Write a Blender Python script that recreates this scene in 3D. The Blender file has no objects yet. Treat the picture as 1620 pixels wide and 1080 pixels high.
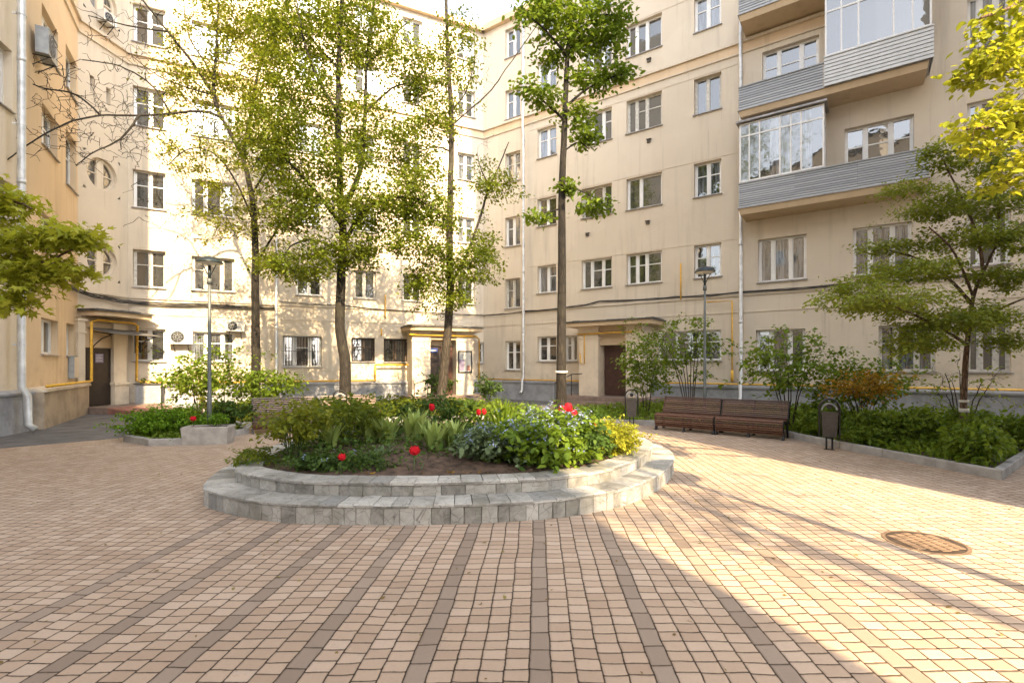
import bpy, math, random
import numpy as np
from mathutils import Vector, Matrix
random.seed(7); RNG = np.random.default_rng(7)
C = bpy.context.scene.collection
S = bpy.context.scene
PI = math.pi
# ------------------------------------------------------------------ camera, sky, sun, exposure
EYE, F, CX, HY = 1.7, 787.0, 810.0, 577.0
cam_d = bpy.data.cameras.new('camera'); cam = bpy.data.objects.new('camera', cam_d); C.objects.link(cam)
cam.location = (0, 0, EYE); cam.rotation_euler = (PI/2, 0, 0)
cam_d.sensor_width = 36; cam_d.lens = 36*F/1620; cam_d.shift_y = (HY-540)/1620
cam_d.clip_end = 2000; cam_d.clip_start = 0.05
S.camera = cam
SUN_EL = math.radians(36); SH = Vector((.38, -.925)).normalized()
w = bpy.data.worlds.new('World'); S.world = w; w.use_nodes = True
nt = w.node_tree; nt.nodes.clear()
sky = nt.nodes.new('ShaderNodeTexSky'); sky.sky_type = 'NISHITA'; sky.sun_disc = False
sky.sun_elevation = SUN_EL; sky.sun_rotation = math.atan2(SH.x, SH.y); sky.dust_density = 2.5; sky.air_density = 1.0
hs = nt.nodes.new('ShaderNodeHueSaturation'); hs.inputs['Saturation'].default_value = .35
bg = nt.nodes.new('ShaderNodeBackground'); bg.inputs['Strength'].default_value = .14
wo = nt.nodes.new('ShaderNodeOutputWorld')
nt.links.new(sky.outputs[0], hs.inputs['Color']); nt.links.new(hs.outputs[0], bg.inputs[0]); nt.links.new(bg.outputs[0], wo.inputs[0])
sl = bpy.data.lights.new('sun', 'SUN'); sun = bpy.data.objects.new('sun', sl); C.objects.link(sun)
sl.energy = 3.5; sl.angle = math.radians(.5); sl.color = (1, .75, .44)
sun.rotation_euler = Vector((SH.x*math.cos(SUN_EL), SH.y*math.cos(SUN_EL), math.sin(SUN_EL))).to_track_quat('Z', 'Y').to_euler()
sun.location = (8, -20, 15)
S.view_settings.view_transform = 'Standard'; S.view_settings.look = 'None'; S.view_settings.gamma = 1
S.view_settings.exposure = 2.36

# ------------------------------------------------------------------ helpers
def P(x, y, D): return Vector(((x-CX)/F*D, D, EYE+(HY-y)/F*D))          # a point of the place at depth D
def G(x, y, z=0.0):                                                      # a point on a level plane
    D = (EYE-z)*F/(y-HY); return Vector(((x-CX)/F*D, D, z))
def lin(r, g, b):
    f = lambda c: ((c/255+.055)/1.055)**2.4 if c > 10 else c/255/12.92
    return (f(r), f(g), f(b), 1)

class NB:
    """small node builder"""
    def __init__(s, name):
        s.m = bpy.data.materials.new(name); s.m.use_nodes = True; s.t = s.m.node_tree; s.t.nodes.clear()
        s.out = s.n('ShaderNodeOutputMaterial')
    def n(s, t, **k):
        o = s.t.nodes.new(t)
        for a, b in k.items(): setattr(o, a, b)
        return o
    def put(s, sock, v):
        if v is None: return
        if hasattr(v, 'is_output') or isinstance(v, bpy.types.NodeSocket): s.t.links.new(v, sock)
        else: sock.default_value = v
    def math(s, op, a, b=None, c=None):
        o = s.n('ShaderNodeMath', operation=op); s.put(o.inputs[0], a); s.put(o.inputs[1], b); s.put(o.inputs[2], c); return o.outputs[0]
    def mix(s, f, a, b, bt='MIX'):
        o = s.n('ShaderNodeMix', data_type='RGBA', blend_type=bt); s.put(o.inputs[0], f); s.put(o.inputs[6], a); s.put(o.inputs[7], b); return o.outputs[2]
    def fmix(s, f, a, b):
        o = s.n('ShaderNodeMix', data_type='FLOAT'); s.put(o.inputs[0], f); s.put(o.inputs[2], a); s.put(o.inputs[3], b); return o.outputs[0]
    def pos(s): return s.n('ShaderNodeTexCoord').outputs['Object']
    def noise(s, scale, detail=4, vec=None, rough=.55, dist=0):
        o = s.n('ShaderNodeTexNoise'); o.inputs['Scale'].default_value = scale; o.inputs['Detail'].default_value = detail
        o.inputs['Roughness'].default_value = rough; o.inputs['Distortion'].default_value = dist
        s.put(o.inputs['Vector'], vec if vec is not None else s.pos()); return o.outputs['Fac']
    def ramp(s, f, stops):
        o = s.n('ShaderNodeValToRGB'); e = o.color_ramp.elements
        while len(e) < len(stops): e.new(.5)
        for i, (p, c) in enumerate(stops): e[i].position = p; e[i].color = c
        s.put(o.inputs[0], f); return o.outputs[0]
    def step(s, x, a, b):
        o = s.n('ShaderNodeMapRange', interpolation_type='SMOOTHSTEP'); s.put(o.inputs[0], x); s.put(o.inputs[1], a); s.put(o.inputs[2], b); return o.outputs[0]
    def scaled(s, v, sc):
        o = s.n('ShaderNodeMapping'); s.put(o.inputs[0], v); o.inputs['Scale'].default_value = sc; return o.outputs[0]
    def island(s): return s.n('ShaderNodeNewGeometry').outputs['Random Per Island']
    def bump(s, h, strength=.4, dist=.02):
        o = s.n('ShaderNodeBump'); o.inputs['Strength'].default_value = strength; o.inputs['Distance'].default_value = dist
        s.put(o.inputs['Height'], h); return o.outputs[0]
    def principled(s, col, rough=.8, normal=None, metal=0, spec=.4):
        o = s.n('ShaderNodeBsdfPrincipled'); s.put(o.inputs['Base Color'], col); s.put(o.inputs['Roughness'], rough)
        s.put(o.inputs['Normal'], normal); o.inputs['Metallic'].default_value = metal; o.inputs['Specular IOR Level'].default_value = spec
        s.t.links.new(o.outputs[0], s.out.inputs[0]); return o

def simple(name, col, rough=.7, metal=0, var=.15, scale=6, bump=.15, spec=.4):
    b = NB(name); n = b.noise(scale, 6); d = (col[0]*(1-var*2), col[1]*(1-var*2), col[2]*(1-var*2), 1); l = (min(1, col[0]*(1+var)), min(1, col[1]*(1+var)), min(1, col[2]*(1+var)), 1)
    c = b.ramp(n, [(.25, d), (.75, l)])
    b.principled(c, rough, b.bump(b.noise(scale*9, 3), bump, .01), metal, spec); return b.m

def stucco(name, c1, c2, stain):
    b = NB(name); p = b.pos()
    big = b.noise(.45, 5); col = b.mix(b.step(big, .3, .7), c1, c2)
    streak = b.noise(1.0, 5, b.scaled(p, (2.2, 2.2, .18)), .6)
    col = b.mix(b.math('MULTIPLY', b.step(streak, .52, .8), .5), col, stain)
    sp = b.noise(14, 4); col = b.mix(b.math('MULTIPLY', b.step(sp, .62, .8), .16), col, stain)
    pt = b.n('ShaderNodeTexVoronoi', feature='F1', distance='CHEBYCHEV'); b.put(pt.inputs['Vector'], b.scaled(p, (.32, .32, .4))); pt.inputs['Scale'].default_value = 1
    sp3 = b.n('ShaderNodeSeparateColor'); b.put(sp3.inputs[0], pt.outputs['Color']); col = b.mix(b.math('MULTIPLY', b.step(sp3.outputs[0], .6, .62), .26), col, (c1[0]*.86, c1[1]*.84, c1[2]*.82, 1))
    zz = b.n('ShaderNodeSeparateXYZ'); b.put(zz.inputs[0], b.n('ShaderNodeNewGeometry').outputs['Position'])
    low = b.math('MULTIPLY', b.math('SUBTRACT', 1, b.step(zz.outputs[2], .6, 2.6)), b.step(b.noise(1.8, 6, None, .7), .42, .7)); col = b.mix(b.math('MULTIPLY', low, .6), col, stain)
    st2 = b.noise(1.0, 6, b.scaled(p, (5, 5, .25)), .7); col = b.mix(b.math('MULTIPLY', b.step(st2, .56, .72), .34), col, stain)
    blot = b.noise(1.3, 6, None, .7, .6); col = b.mix(b.math('MULTIPLY', b.step(blot, .56, .66), .13), col, (c1[0]*1.12, c1[1]*1.13, c1[2]*1.15, 1))
    h = b.math('ADD', b.noise(60, 3), b.math('MULTIPLY', b.noise(4, 3), 1.5))
    b.principled(col, .88, b.bump(h, .22, .012), 0, .2); return b.m

def leaf(name, a, bcol, c, trans=.42, gloss=.1):
    b = NB(name); r = b.island(); cl = b.noise(.9, 2)
    f = b.math('ADD', b.math('MULTIPLY', r, .65), b.math('MULTIPLY', b.step(cl, .3, .7), .35))
    col = b.ramp(f, [(0, a), (.5, bcol), (1, c)])
    d = b.n('ShaderNodeBsdfDiffuse'); b.put(d.inputs[0], col)
    t = b.n('ShaderNodeBsdfTranslucent'); b.put(t.inputs[0], b.mix(.5, col, (c[0]*1.2, c[1]*1.15, c[2]*.5, 1)))
    g = b.n('ShaderNodeBsdfGlossy'); g.inputs['Roughness'].default_value = .42; g.inputs[0].default_value = (.9, .95, .85, 1)
    m1 = b.n('ShaderNodeMixShader'); m1.inputs[0].default_value = trans; b.t.links.new(d.outputs[0], m1.inputs[1]); b.t.links.new(t.outputs[0], m1.inputs[2])
    fr = b.n('ShaderNodeLayerWeight'); fr.inputs[0].default_value = .25
    m2 = b.n('ShaderNodeMixShader'); b.put(m2.inputs[0], b.math('MULTIPLY', fr.outputs['Facing'], gloss)); b.t.links.new(m1.outputs[0], m2.inputs[1]); b.t.links.new(g.outputs[0], m2.inputs[2])
    b.t.links.new(m2.outputs[0], b.out.inputs[0]); return b.m

class MB:
    def __init__(s): s.v = []; s.f = []
    def quad(s, *p):
        n = len(s.v); s.v += [tuple(q) for q in p]; s.f.append(tuple(range(n, n+len(p)))); return s
    def add(s, vs, fs):
        n = len(s.v); s.v += [tuple(q) for q in vs]; s.f += [tuple(n+i for i in f) for f in fs]; return s
    def hexa(s, p):  # 4 bottom (ccw from above), 4 top
        return s.add(p, [(3, 2, 1, 0), (4, 5, 6, 7), (0, 1, 5, 4), (1, 2, 6, 5), (2, 3, 7, 6), (3, 0, 4, 7)])
    def box(s, x0, x1, y0, y1, z0, z1):
        return s.hexa([(x0, y0, z0), (x1, y0, z0), (x1, y1, z0), (x0, y1, z0), (x0, y0, z1), (x1, y0, z1), (x1, y1, z1), (x0, y1, z1)])
    def bbox(s, x0, x1, y0, y1, z0, z1, b=.006):   # box with chamfered top
        s.box(x0, x1, y0, y1, z0, z1-b)
        return s.hexa([(x0, y0, z1-b), (x1, y0, z1-b), (x1, y1, z1-b), (x0, y1, z1-b), (x0+b, y0+b, z1), (x1-b, y0+b, z1), (x1-b, y1-b, z1), (x0+b, y1-b, z1)])
    def tube(s, pts, r, n=8, cap=True):
        pts = [Vector(p) for p in pts]; k = len(pts)
        rs = r if hasattr(r, '__len__') else [r]*k
        base = len(s.v); up = None
        for i, p in enumerate(pts):
            d = (pts[min(i+1, k-1)]-pts[max(i-1, 0)])
            if d.length < 1e-9: d = Vector((0, 0, 1))
            d.normalize()
            if up is None:
                up = Vector((1, 0, 0)) if abs(d.x) < .9 else Vector((0, 1, 0))
            a = (up-d*up.dot(d)).normalized(); c = d.cross(a); up = a
            for j in range(n):
                t = 2*PI*j/n; s.v.append(tuple(p+(a*math.cos(t)+c*math.sin(t))*rs[i]))
        for i in range(k-1):
            for j in range(n):
                a0 = base+i*n+j; b0 = base+i*n+(j+1) % n
                s.f.append((a0, b0, b0+n, a0+n))
        if cap:
            s.f.append(tuple(base+j for j in reversed(range(n)))); s.f.append(tuple(base+(k-1)*n+j for j in range(n)))
        return s
    def lathe(s, prof, n=24, c=(0, 0, 0)):
        base = len(s.v)
        for r, z in prof:
            for j in range(n):
                t = 2*PI*j/n; s.v.append((c[0]+r*math.cos(t), c[1]+r*math.sin(t), c[2]+z))
        for i in range(len(prof)-1):
            for j in range(n):
                a0 = base+i*n+j; b0 = base+i*n+(j+1) % n
                s.f.append((a0, b0, b0+n, a0+n))
        return s
    def prism(s, poly, z0, z1):
        n = len(poly); vs = [(p[0], p[1], z0) for p in poly]+[(p[0], p[1], z1) for p in poly]
        return s.add(vs, [tuple(reversed(range(n))), tuple(range(n, 2*n))]+[(i, (i+1) % n, n+(i+1) % n, n+i) for i in range(n)])
    def obox(s, W, u0, u1, z0, z1, o0, o1):
        q = lambda u, o, z: W.at(u, z, o)
        return s.hexa([q(u0, o1, z0), q(u1, o1, z0), q(u1, o0, z0), q(u0, o0, z0), q(u0, o1, z1), q(u1, o1, z1), q(u1, o0, z1), q(u0, o0, z1)])
    def build(s, name, mat, parent=None, smooth=False):
        me = bpy.data.meshes.new(name)
        org = Vector((0, 0, 0))
        if parent is not None:
            p = parent
            while p is not None: org = org+p.location; p = p.parent
        me.from_pydata([(v[0]-org.x, v[1]-org.y, v[2]-org.z) for v in s.v], [], s.f)
        if mat: me.materials.append(mat)
        if smooth: me.polygons.foreach_set('use_smooth', [True]*len(me.polygons))
        me.update()
        o = bpy.data.objects.new(name, me); C.objects.link(o)
        if parent is not None: o.parent = parent
        return o

def tag(o, label=None, cat=None, group=None, kind=None):
    if label: o['label'] = label
    if cat: o['category'] = cat
    if group: o['group'] = group
    if kind: o['kind'] = kind
    return o
def thing(name, loc, label, cat, group=None):
    o = bpy.data.objects.new(name, None); C.objects.link(o); o.location = loc; o.empty_display_size = .2
    return tag(o, label, cat, group)
def setting(name, mb, mat, kind='structure'):
    return tag(mb.build(name, mat), kind=kind)
def copy_tree(o, parent=None):
    c = o.copy(); C.objects.link(c)
    if parent is not None: c.parent = parent
    for ch in list(o.children): copy_tree(ch, c)
    return c

class Wall:
    def __init__(s, p0, p1):   # p0 left, p1 right seen from the court
        s.p0 = Vector(p0); d = Vector(p1)-s.p0; s.L = d.length; s.d = d/s.L; s.n = Vector((s.d.y, -s.d.x))
    def at(s, u, z, o=0):
        p = s.p0+s.d*u+s.n*o; return Vector((p.x, p.y, z))
    def u(s, px, o=0):
        k = (px-CX)/F; p = s.p0+s.n*o; return (k*p.y-p.x)/(s.d.x-k*s.d.y)
    def D(s, px, o=0): return (s.p0+s.n*o+s.d*s.u(px, o)).y
    def z(s, px, py, o=0): return EYE+(HY-py)/F*s.D(px, o)

# ------------------------------------------------------------------ materials
M = {}
M['wall'] = stucco('stucco_cream', (.635, .565, .465, 1), (.59, .52, .425, 1), (.33, .285, .23, 1))
M['wall_bounce'] = stucco('stucco_bounce', (.66, .52, .36, 1), (.60, .47, .32, 1), (.38, .28, .17, 1))  # same paint as the cream walls, with warm bounce light mixed into the colour
M['band'] = stucco('stucco_band', (.66, .515, .355, 1), (.60, .465, .32, 1), (.36, .27, .18, 1))
M['pale'] = stucco('stucco_pale', (.70, .62, .50, 1), (.64, .56, .45, 1), (.40, .35, .28, 1))
M['plinth'] = stucco('plinth_grey', (.36, .37, .40, 1), (.30, .31, .335, 1), (.16, .16, .16, 1))
M['plinth_tan'] = stucco('plinth_tan', (.45, .37, .28, 1), (.38, .31, .24, 1), (.20, .17, .14, 1))
M['whitepl'] = simple('white_window_frame', (.78, .78, .77), .35, 0, .05, 3, .03, .5)
M['oldfr'] = simple('old_painted_frame', (.60, .58, .53), .6, 0, .18, 9, .15)
M['brownfr'] = simple('brown_wood_frame', (.20, .11, .06), .5, 0, .2, 8, .1)
M['darkfr'] = simple('dark_window_frame', (.10, .07, .05), .5, 0, .2, 8, .05)
M['sill'] = simple('sill_sheet_metal', (.34, .33, .33), .45, .3, .2, 6, .08)
M['zinc'] = simple('drainpipe_paint', (.62, .64, .66), .42, .35, .15, 5, .06)
M['yellow'] = simple('gas_pipe_yellow', (.72, .42, .05), .45, 0, .15, 8, .06)
M['roofm'] = simple('roof_metal', (.14, .14, .14), .6, .2, .2, 4, .2)
M['roofedge'] = simple('roof_felt', (.10, .095, .09), .85, 0, .3, 5, .4)
M['door'] = simple('door_brown', (.075, .035, .025), .45, 0, .2, 5, .05)
M['doord'] = simple('door_dark', (.03, .02, .016), .45, 0, .2, 5, .05)
M['iron'] = simple('black_iron', (.022, .022, .024), .45, .3, .25, 12, .1)
M['concrete'] = simple('concrete', (.38, .36, .335), .9, 0, .18, 5, .5)
M['kerb'] = simple('kerb_concrete', (.34, .33, .315), .9, 0, .2, 4, .5)
M['step'] = simple('step_stone', (.24, .18, .15), .85, 0, .2, 5, .4)
M['ramp'] = simple('ramp_red', (.27, .13, .10), .85, 0, .2, 5, .4)
M['asphalt'] = simple('asphalt', (.12, .118, .122), .92, 0, .25, 2.2, .8)
M['soil'] = simple('soil', (.10, .065, .045), .95, 0, .45, 9, 1)
M['ac'] = simple('ac_white', (.66, .66, .63), .4, 0, .06, 4, .03)
M['acgrey'] = simple('ac_grey', (.30, .32, .34), .5, .1, .15, 6, .05)
M['acdark'] = simple('ac_fan_dark', (.02, .022, .025), .5, 0, .2, 9, .05)
M['lampp'] = simple('lamp_pole_grey', (.12, .135, .135), .5, .2, .15, 5, .06)
M['lamph'] = simple('lamp_head', (.025, .035, .04), .35, .3, .15, 6, .03)
M['lampl'] = simple('lamp_lens', (.75, .74, .68), .3, 0, .06, 5, .02)
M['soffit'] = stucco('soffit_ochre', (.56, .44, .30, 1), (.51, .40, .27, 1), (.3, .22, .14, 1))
M['paper'] = simple('paper', (.50, .49, .46), .8, 0, .1, 6, .02)
M['paperc'] = simple('paper_purple', (.22, .19, .29), .8, 0, .1, 6, .02)
M['paperr'] = simple('paper_red', (.36, .19, .15), .8, 0, .1, 6, .02)
M['blue'] = simple('sign_blue', (.02, .05, .25), .4, 0, .1, 6, .02)
M['vent'] = simple('vent_dark', (.10, .09, .08), .8, 0, .2, 8, .1)
M['cable'] = simple('cable', (.045, .042, .04), .7, 0, .2, 8, .1)
M['manhole'] = simple('cast_iron_rust', (.06, .042, .03), .75, .2, .3, 10, .5)
M['pads'] = simple('worn_iron_pads', (.20, .135, .09), .75, .1, .25, 12, .3)
M['white_tie'] = simple('white_paint', (.7, .69, .66), .7, 0, .1, 9, .1)
M['bin'] = simple('bin_brown_grey', (.075, .068, .064), .5, .3, .2, 7, .1)
M['lining'] = simple('dark_opening', (.012, .011, .011), .9, 0, .2, 6, .1)

def mat_pane():
    b = NB('window_glass'); r0 = b.n('ShaderNodeObjectInfo').outputs['Random']; isl = b.island(); r = b.math('ADD', r0, b.math('MULTIPLY', b.math('GREATER_THAN', isl, .72), .37))
    p = b.pos()
    cur = b.noise(2.2, 3, b.scaled(p, (7, 7, .35)), .6)
    lace = b.math('MULTIPLY', b.step(b.math('SINE', b.math('MULTIPLY', r, 97.0)), .6, .75), b.step(cur, .42, .6))
    dark = b.mix(isl, (.010, .012, .013, 1), (.085, .085, .08, 1))
    col = b.mix(b.math('MULTIPLY', lace, .5), dark, (.29, .325, .37, 1))
    pr = b.principled(col, .025, b.bump(b.noise(2.2, 2), .10, .03), 0, .9); pr.inputs['IOR'].default_value = 1.95
    return b.m
M['pane'] = mat_pane()
def mat_slats():
    b = NB('grey_slats'); p = b.pos(); r = b.island()
    n = b.noise(3, 5, b.scaled(p, (1, 1, 5)))
    col = b.ramp(b.math('ADD', b.math('MULTIPLY', r, .5), b.math('MULTIPLY', n, .5)), [(.2, (.29, .31, .335, 1)), (.8, (.42, .44, .465, 1))])
    b.principled(col, .6, b.bump(b.noise(40, 3), .15, .01)); return b.m
M['slats'] = mat_slats()
M['slatsw'] = simple('pale_slats', (.60, .62, .63), .5, 0, .08, 4, .06)

def mat_wood():
    b = NB('bench_wood'); p = b.pos(); r = b.island()
    n = b.noise(9, 6, b.scaled(p, (.5, 6, 6)), .65, .5)
    f = b.math('ADD', b.math('MULTIPLY', r, .45), b.math('MULTIPLY', n, .55))
    col = b.ramp(f, [(.2, (.04, .018, .011, 1)), (.5, (.095, .044, .027, 1)), (.85, (.17, .09, .056, 1))])
    b.principled(col, .42, b.bump(n, .25, .006), 0, .5); return b.m
M['wood'] = mat_wood()
def mat_bark(name, a, c, sc=1):
    b = NB(name); p = b.pos()
    v = b.n('ShaderNodeTexVoronoi', feature='DISTANCE_TO_EDGE'); b.put(v.inputs['Vector'], b.scaled(p, (16*sc, 16*sc, 3.2*sc))); v.inputs['Scale'].default_value = 1
    n = b.noise(12, 6, b.scaled(p, (1, 1, .3)), .65)
    f = b.math('ADD', b.math('MULTIPLY', b.step(v.outputs['Distance'], 0, .3), .45), b.math('MULTIPLY', n, .6))
    col = b.ramp(f, [(.2, a), (.8, c)])
    li = b.noise(1.1, 4); col = b.mix(b.math('MULTIPLY', b.step(li, .52, .7), .35), col, (.07, .07, .045, 1))
    b.principled(col, .9, b.bump(f, .8, .03)); return b.m
M['bark'] = mat_bark('bark_dark', (.008, .007, .006, 1), (.030, .024, .019, 1))
M['bark2'] = mat_bark('bark_grey', (.016, .013, .010, 1), (.055, .044, .032, 1))
M['bark3'] = mat_bark('bark_brown', (.06, .038, .026, 1), (.20, .13, .09, 1), 1.6)

def mat_stone():
    b = NB('planter_marble'); p = b.pos(); r = b.island()
    off = b.n('ShaderNodeVectorMath', operation='ADD'); b.put(off.inputs[0], p)
    cmb = b.n('ShaderNodeCombineXYZ'); b.put(cmb.inputs[0], b.math('MULTIPLY', r, 40)); b.put(cmb.inputs[2], b.math('MULTIPLY', r, 17)); b.put(off.inputs[1], cmb.outputs[0])
    q = off.outputs[0]
    n = b.noise(7, 7, q, .65, .8)
    v = b.n('ShaderNodeTexVoronoi', feature='DISTANCE_TO_EDGE'); b.put(v.inputs['Vector'], q); v.inputs['Scale'].default_value = 9
    crack = b.step(b.math('ADD', v.outputs['Distance'], b.math('MULTIPLY', n, .05)), .015, .06)
    col = b.ramp(b.math('ADD', b.math('MULTIPLY', n, .6), b.math('MULTIPLY', r, .4)), [(.22, (.11, .107, .098, 1)), (.42, (.26, .255, .235, 1)), (.72, (.42, .412, .385, 1))])
    dark = b.step(r, .93, .95); col = b.mix(b.math('MULTIPLY', dark, .6), col, (.11, .115, .115, 1))
    col = b.mix(b.math('MULTIPLY', b.math('SUBTRACT', 1, crack), .75), col, (.085, .085, .075, 1))
    st = b.noise(2.3, 5, p, .6); col = b.mix(b.math('MULTIPLY', b.step(st, .5, .68), .5), col, (.14, .135, .105, 1))
    b.principled(col, .72, b.bump(b.math('ADD', n, crack), .35, .015)); return b.m
M['stone'] = mat_stone()
M['mortar'] = simple('planter_mortar', (.10, .095, .085), .95, 0, .3, 12, .5)

def mat_paving():
    b = NB('block_paving'); p = b.pos()
    wob = b.n('ShaderNodeTexNoise'); wob.inputs['Scale'].default_value = .9; wob.inputs['Detail'].default_value = 2; b.put(wob.inputs['Vector'], p)
    sw = b.n('ShaderNodeSeparateXYZ'); b.put(sw.inputs[0], wob.outputs['Color'])
    wob2 = b.n('ShaderNodeTexNoise'); wob2.inputs['Scale'].default_value = 9; wob2.inputs['Detail'].default_value = 1; b.put(wob2.inputs['Vector'], p)
    sw2 = b.n('ShaderNodeSeparateXYZ'); b.put(sw2.inputs[0], wob2.outputs['Color'])
    sx = b.n('ShaderNodeSeparateXYZ'); b.put(sx.inputs[0], p)
    X = b.math('ADD', sx.outputs[0], b.math('ADD', b.math('MULTIPLY', b.math('SUBTRACT', sw.outputs[0], .5), .05), b.math('MULTIPLY', b.math('SUBTRACT', sw2.outputs[0], .5), .012)))
    Y = b.math('ADD', sx.outputs[1], b.math('ADD', b.math('MULTIPLY', b.math('SUBTRACT', sw.outputs[1], .5), .10), b.math('MULTIPLY', b.math('SUBTRACT', sw2.outputs[1], .5), .016)))
    PER, SF, BF = .68, .18, .205
    t = b.math('ADD', b.math('DIVIDE', b.math('SUBTRACT', b.math('SUBTRACT', X, b.math('MULTIPLY', Y, .0508)), .017), PER), SF/2)
    k = b.math('FLOOR', t); f = b.math('SUBTRACT', t, k)
    inz = b.math('MULTIPLY', b.math('MULTIPLY', b.math('GREATER_THAN', k, -5.5), b.math('LESS_THAN', k, 3.5)), b.math('LESS_THAN', sx.outputs[1], 6.3))
    stripe = b.math('MULTIPLY', b.math('LESS_THAN', f, SF), inz)
    inb = b.math('LESS_THAN', f, SF)
    bf = b.math('DIVIDE', b.math('SUBTRACT', f, SF), BF); bc = b.math('FLOOR', bf); bff = b.math('SUBTRACT', bf, bc)
    col_id = b.math('ADD', b.math('MULTIPLY', k, 7), bc)
    wn = b.n('ShaderNodeTexWhiteNoise', noise_dimensions='1D'); b.put(wn.inputs['W'], col_id)
    vb = b.math('ADD', b.math('DIVIDE', Y, .107), b.math('MULTIPLY', wn.outputs['Value'], .55)); vs = b.math('ADD', b.math('DIVIDE', Y, .2), b.math('MULTIPLY', wn.outputs['Value'], 1.0))
    vv = b.fmix(stripe, vb, vs); row = b.math('FLOOR', vv); rf = b.math('SUBTRACT', vv, row)
    du = b.fmix(inb, b.math('MULTIPLY', b.math('MINIMUM', bff, b.math('SUBTRACT', 1, bff)), BF*PER), b.math('MULTIPLY', b.math('MINIMUM', f, b.math('SUBTRACT', SF, f)), PER))
    dv = b.math('MULTIPLY', b.math('MINIMUM', rf, b.math('SUBTRACT', 1, rf)), b.fmix(stripe, .107, .2))
    # rounded corners: smooth minimum
    sm = b.n('ShaderNodeMath', operation='SMOOTH_MIN'); b.put(sm.inputs[0], du); b.put(sm.inputs[1], dv); sm.inputs[2].default_value = .012
    d = b.math('ADD', sm.outputs[0], b.math('MULTIPLY', b.math('SUBTRACT', b.noise(45, 3), .5), .005))
    face = b.step(d, .0012, .0074)
    cv = b.n('ShaderNodeCombineXYZ'); b.put(cv.inputs[0], col_id); b.put(cv.inputs[1], row)
    hsh = b.n('ShaderNodeTexWhiteNoise', noise_dimensions='2D'); b.put(hsh.inputs['Vector'], cv.outputs[0])
    hv = hsh.outputs['Value']
    brick = b.ramp(hv, [(0, (.345, .256, .190, 1)), (.3, (.385, .292, .220, 1)), (.7, (.415, .318, .242, 1)), (1, (.455, .358, .282, 1))])
    strip = b.ramp(hv, [(0, (.225, .175, .138, 1)), (1, (.295, .235, .188, 1))])
    col = b.mix(stripe, brick, strip)
    gr = b.noise(70, 5, None, .7); col = b.mix(b.math('MULTIPLY', b.step(gr, .5, .75), .25), col, (.16, .12, .085, 1))
    dirt = b.noise(.55, 6, None, .62, .4); col = b.mix(b.math('MULTIPLY', b.step(dirt, .48, .72), .30), col, (.15, .117, .092, 1))
    spot = b.noise(3.1, 6, None, .75, 1.2); col = b.mix(b.math('MULTIPLY', b.step(spot, .64, .70), .35), col, (.13, .105, .085, 1))
    moss = b.noise(1.6, 5, None, .7); jc = b.mix(b.step(moss, .45, .65), (.022, .013, .007, 1), (.06, .035, .018, 1))
    col = b.mix(face, jc, col)
    h = b.math('ADD', b.math('MULTIPLY', b.step(d, 0, .016), 1.0), b.math('ADD', b.math('MULTIPLY', hv, .5), b.math('MULTIPLY', gr, .22)))
    b.principled(col, .82, b.bump(h, .6, .012), 0, .3); return b.m
M['paving'] = mat_paving()

# leaves: dark, mid, light
M['lf_mid'] = leaf('leaf_mid', (.05, .085, .009, 1), (.11, .155, .013, 1), (.22, .25, .02, 1), .45)
M['lf_lin'] = leaf('leaf_linden', (.065, .115, .012, 1), (.125, .195, .02, 1), (.21, .28, .032, 1), .42)
M['lf_young'] = leaf('leaf_young', (.10, .13, .012, 1), (.17, .20, .016, 1), (.27, .28, .03, 1), .48)
M['lf_yel'] = leaf('leaf_yellow', (.14, .19, .015, 1), (.27, .31, .022, 1), (.42, .42, .05, 1), .48)
M['lf_maple'] = leaf('leaf_maple', (.10, .15, .02, 1), (.19, .245, .032, 1), (.31, .34, .05, 1), .42)
M['lf_lime'] = leaf('leaf_lime', (.22, .27, .025, 1), (.34, .37, .035, 1), (.46, .46, .06, 1), .45)
M['lf_dark'] = leaf('leaf_dark', (.03, .06, .014, 1), (.055, .105, .02, 1), (.10, .16, .03, 1), .35)
M['lf_grass'] = leaf('leaf_grass', (.065, .115, .012, 1), (.125, .205, .02, 1), (.21, .29, .03, 1), .42)
M['lf_juni'] = leaf('leaf_juniper', (.065, .15, .008, 1), (.11, .23, .012, 1), (.17, .30, .02, 1), .3)
M['lf_hosta'] = leaf('leaf_hosta', (.19, .27, .07, 1), (.30, .39, .12, 1), (.42, .50, .19, 1), .35)
M['lf_grey'] = leaf('leaf_greygreen', (.07, .11, .055, 1), (.12, .17, .085, 1), (.2, .26, .15, 1), .3)
M['lf_chart'] = leaf('leaf_chartreuse', (.24, .27, .02, 1), (.38, .39, .035, 1), (.52, .50, .06, 1), .4)
M['lf_orange'] = leaf('leaf_orange', (.22, .12, .012, 1), (.34, .19, .02, 1), (.42, .27, .03, 1), .45)
M['litter'] = leaf('leaf_litter', (.12, .07, .03, 1), (.20, .14, .05, 1), (.26, .24, .08, 1), .1)
M['fl_blue'] = leaf('flower_blue', (.16, .20, .42, 1), (.24, .30, .55, 1), (.40, .46, .70, 1), .3)
M['fl_red'] = leaf('flower_red', (.42, .012, .02, 1), (.58, .02, .035, 1), (.70, .05, .07, 1), .3)
M['fl_white'] = leaf('flower_white', (.55, .55, .45, 1), (.66, .66, .56, 1), (.76, .76, .68, 1), .3)
M['stem'] = simple('green_stem', (.06, .10, .025), .7, 0, .2, 9, .1)
M['twig'] = simple('twig_brown', (.05, .036, .026), .85, 0, .25, 9, .2)

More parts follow.
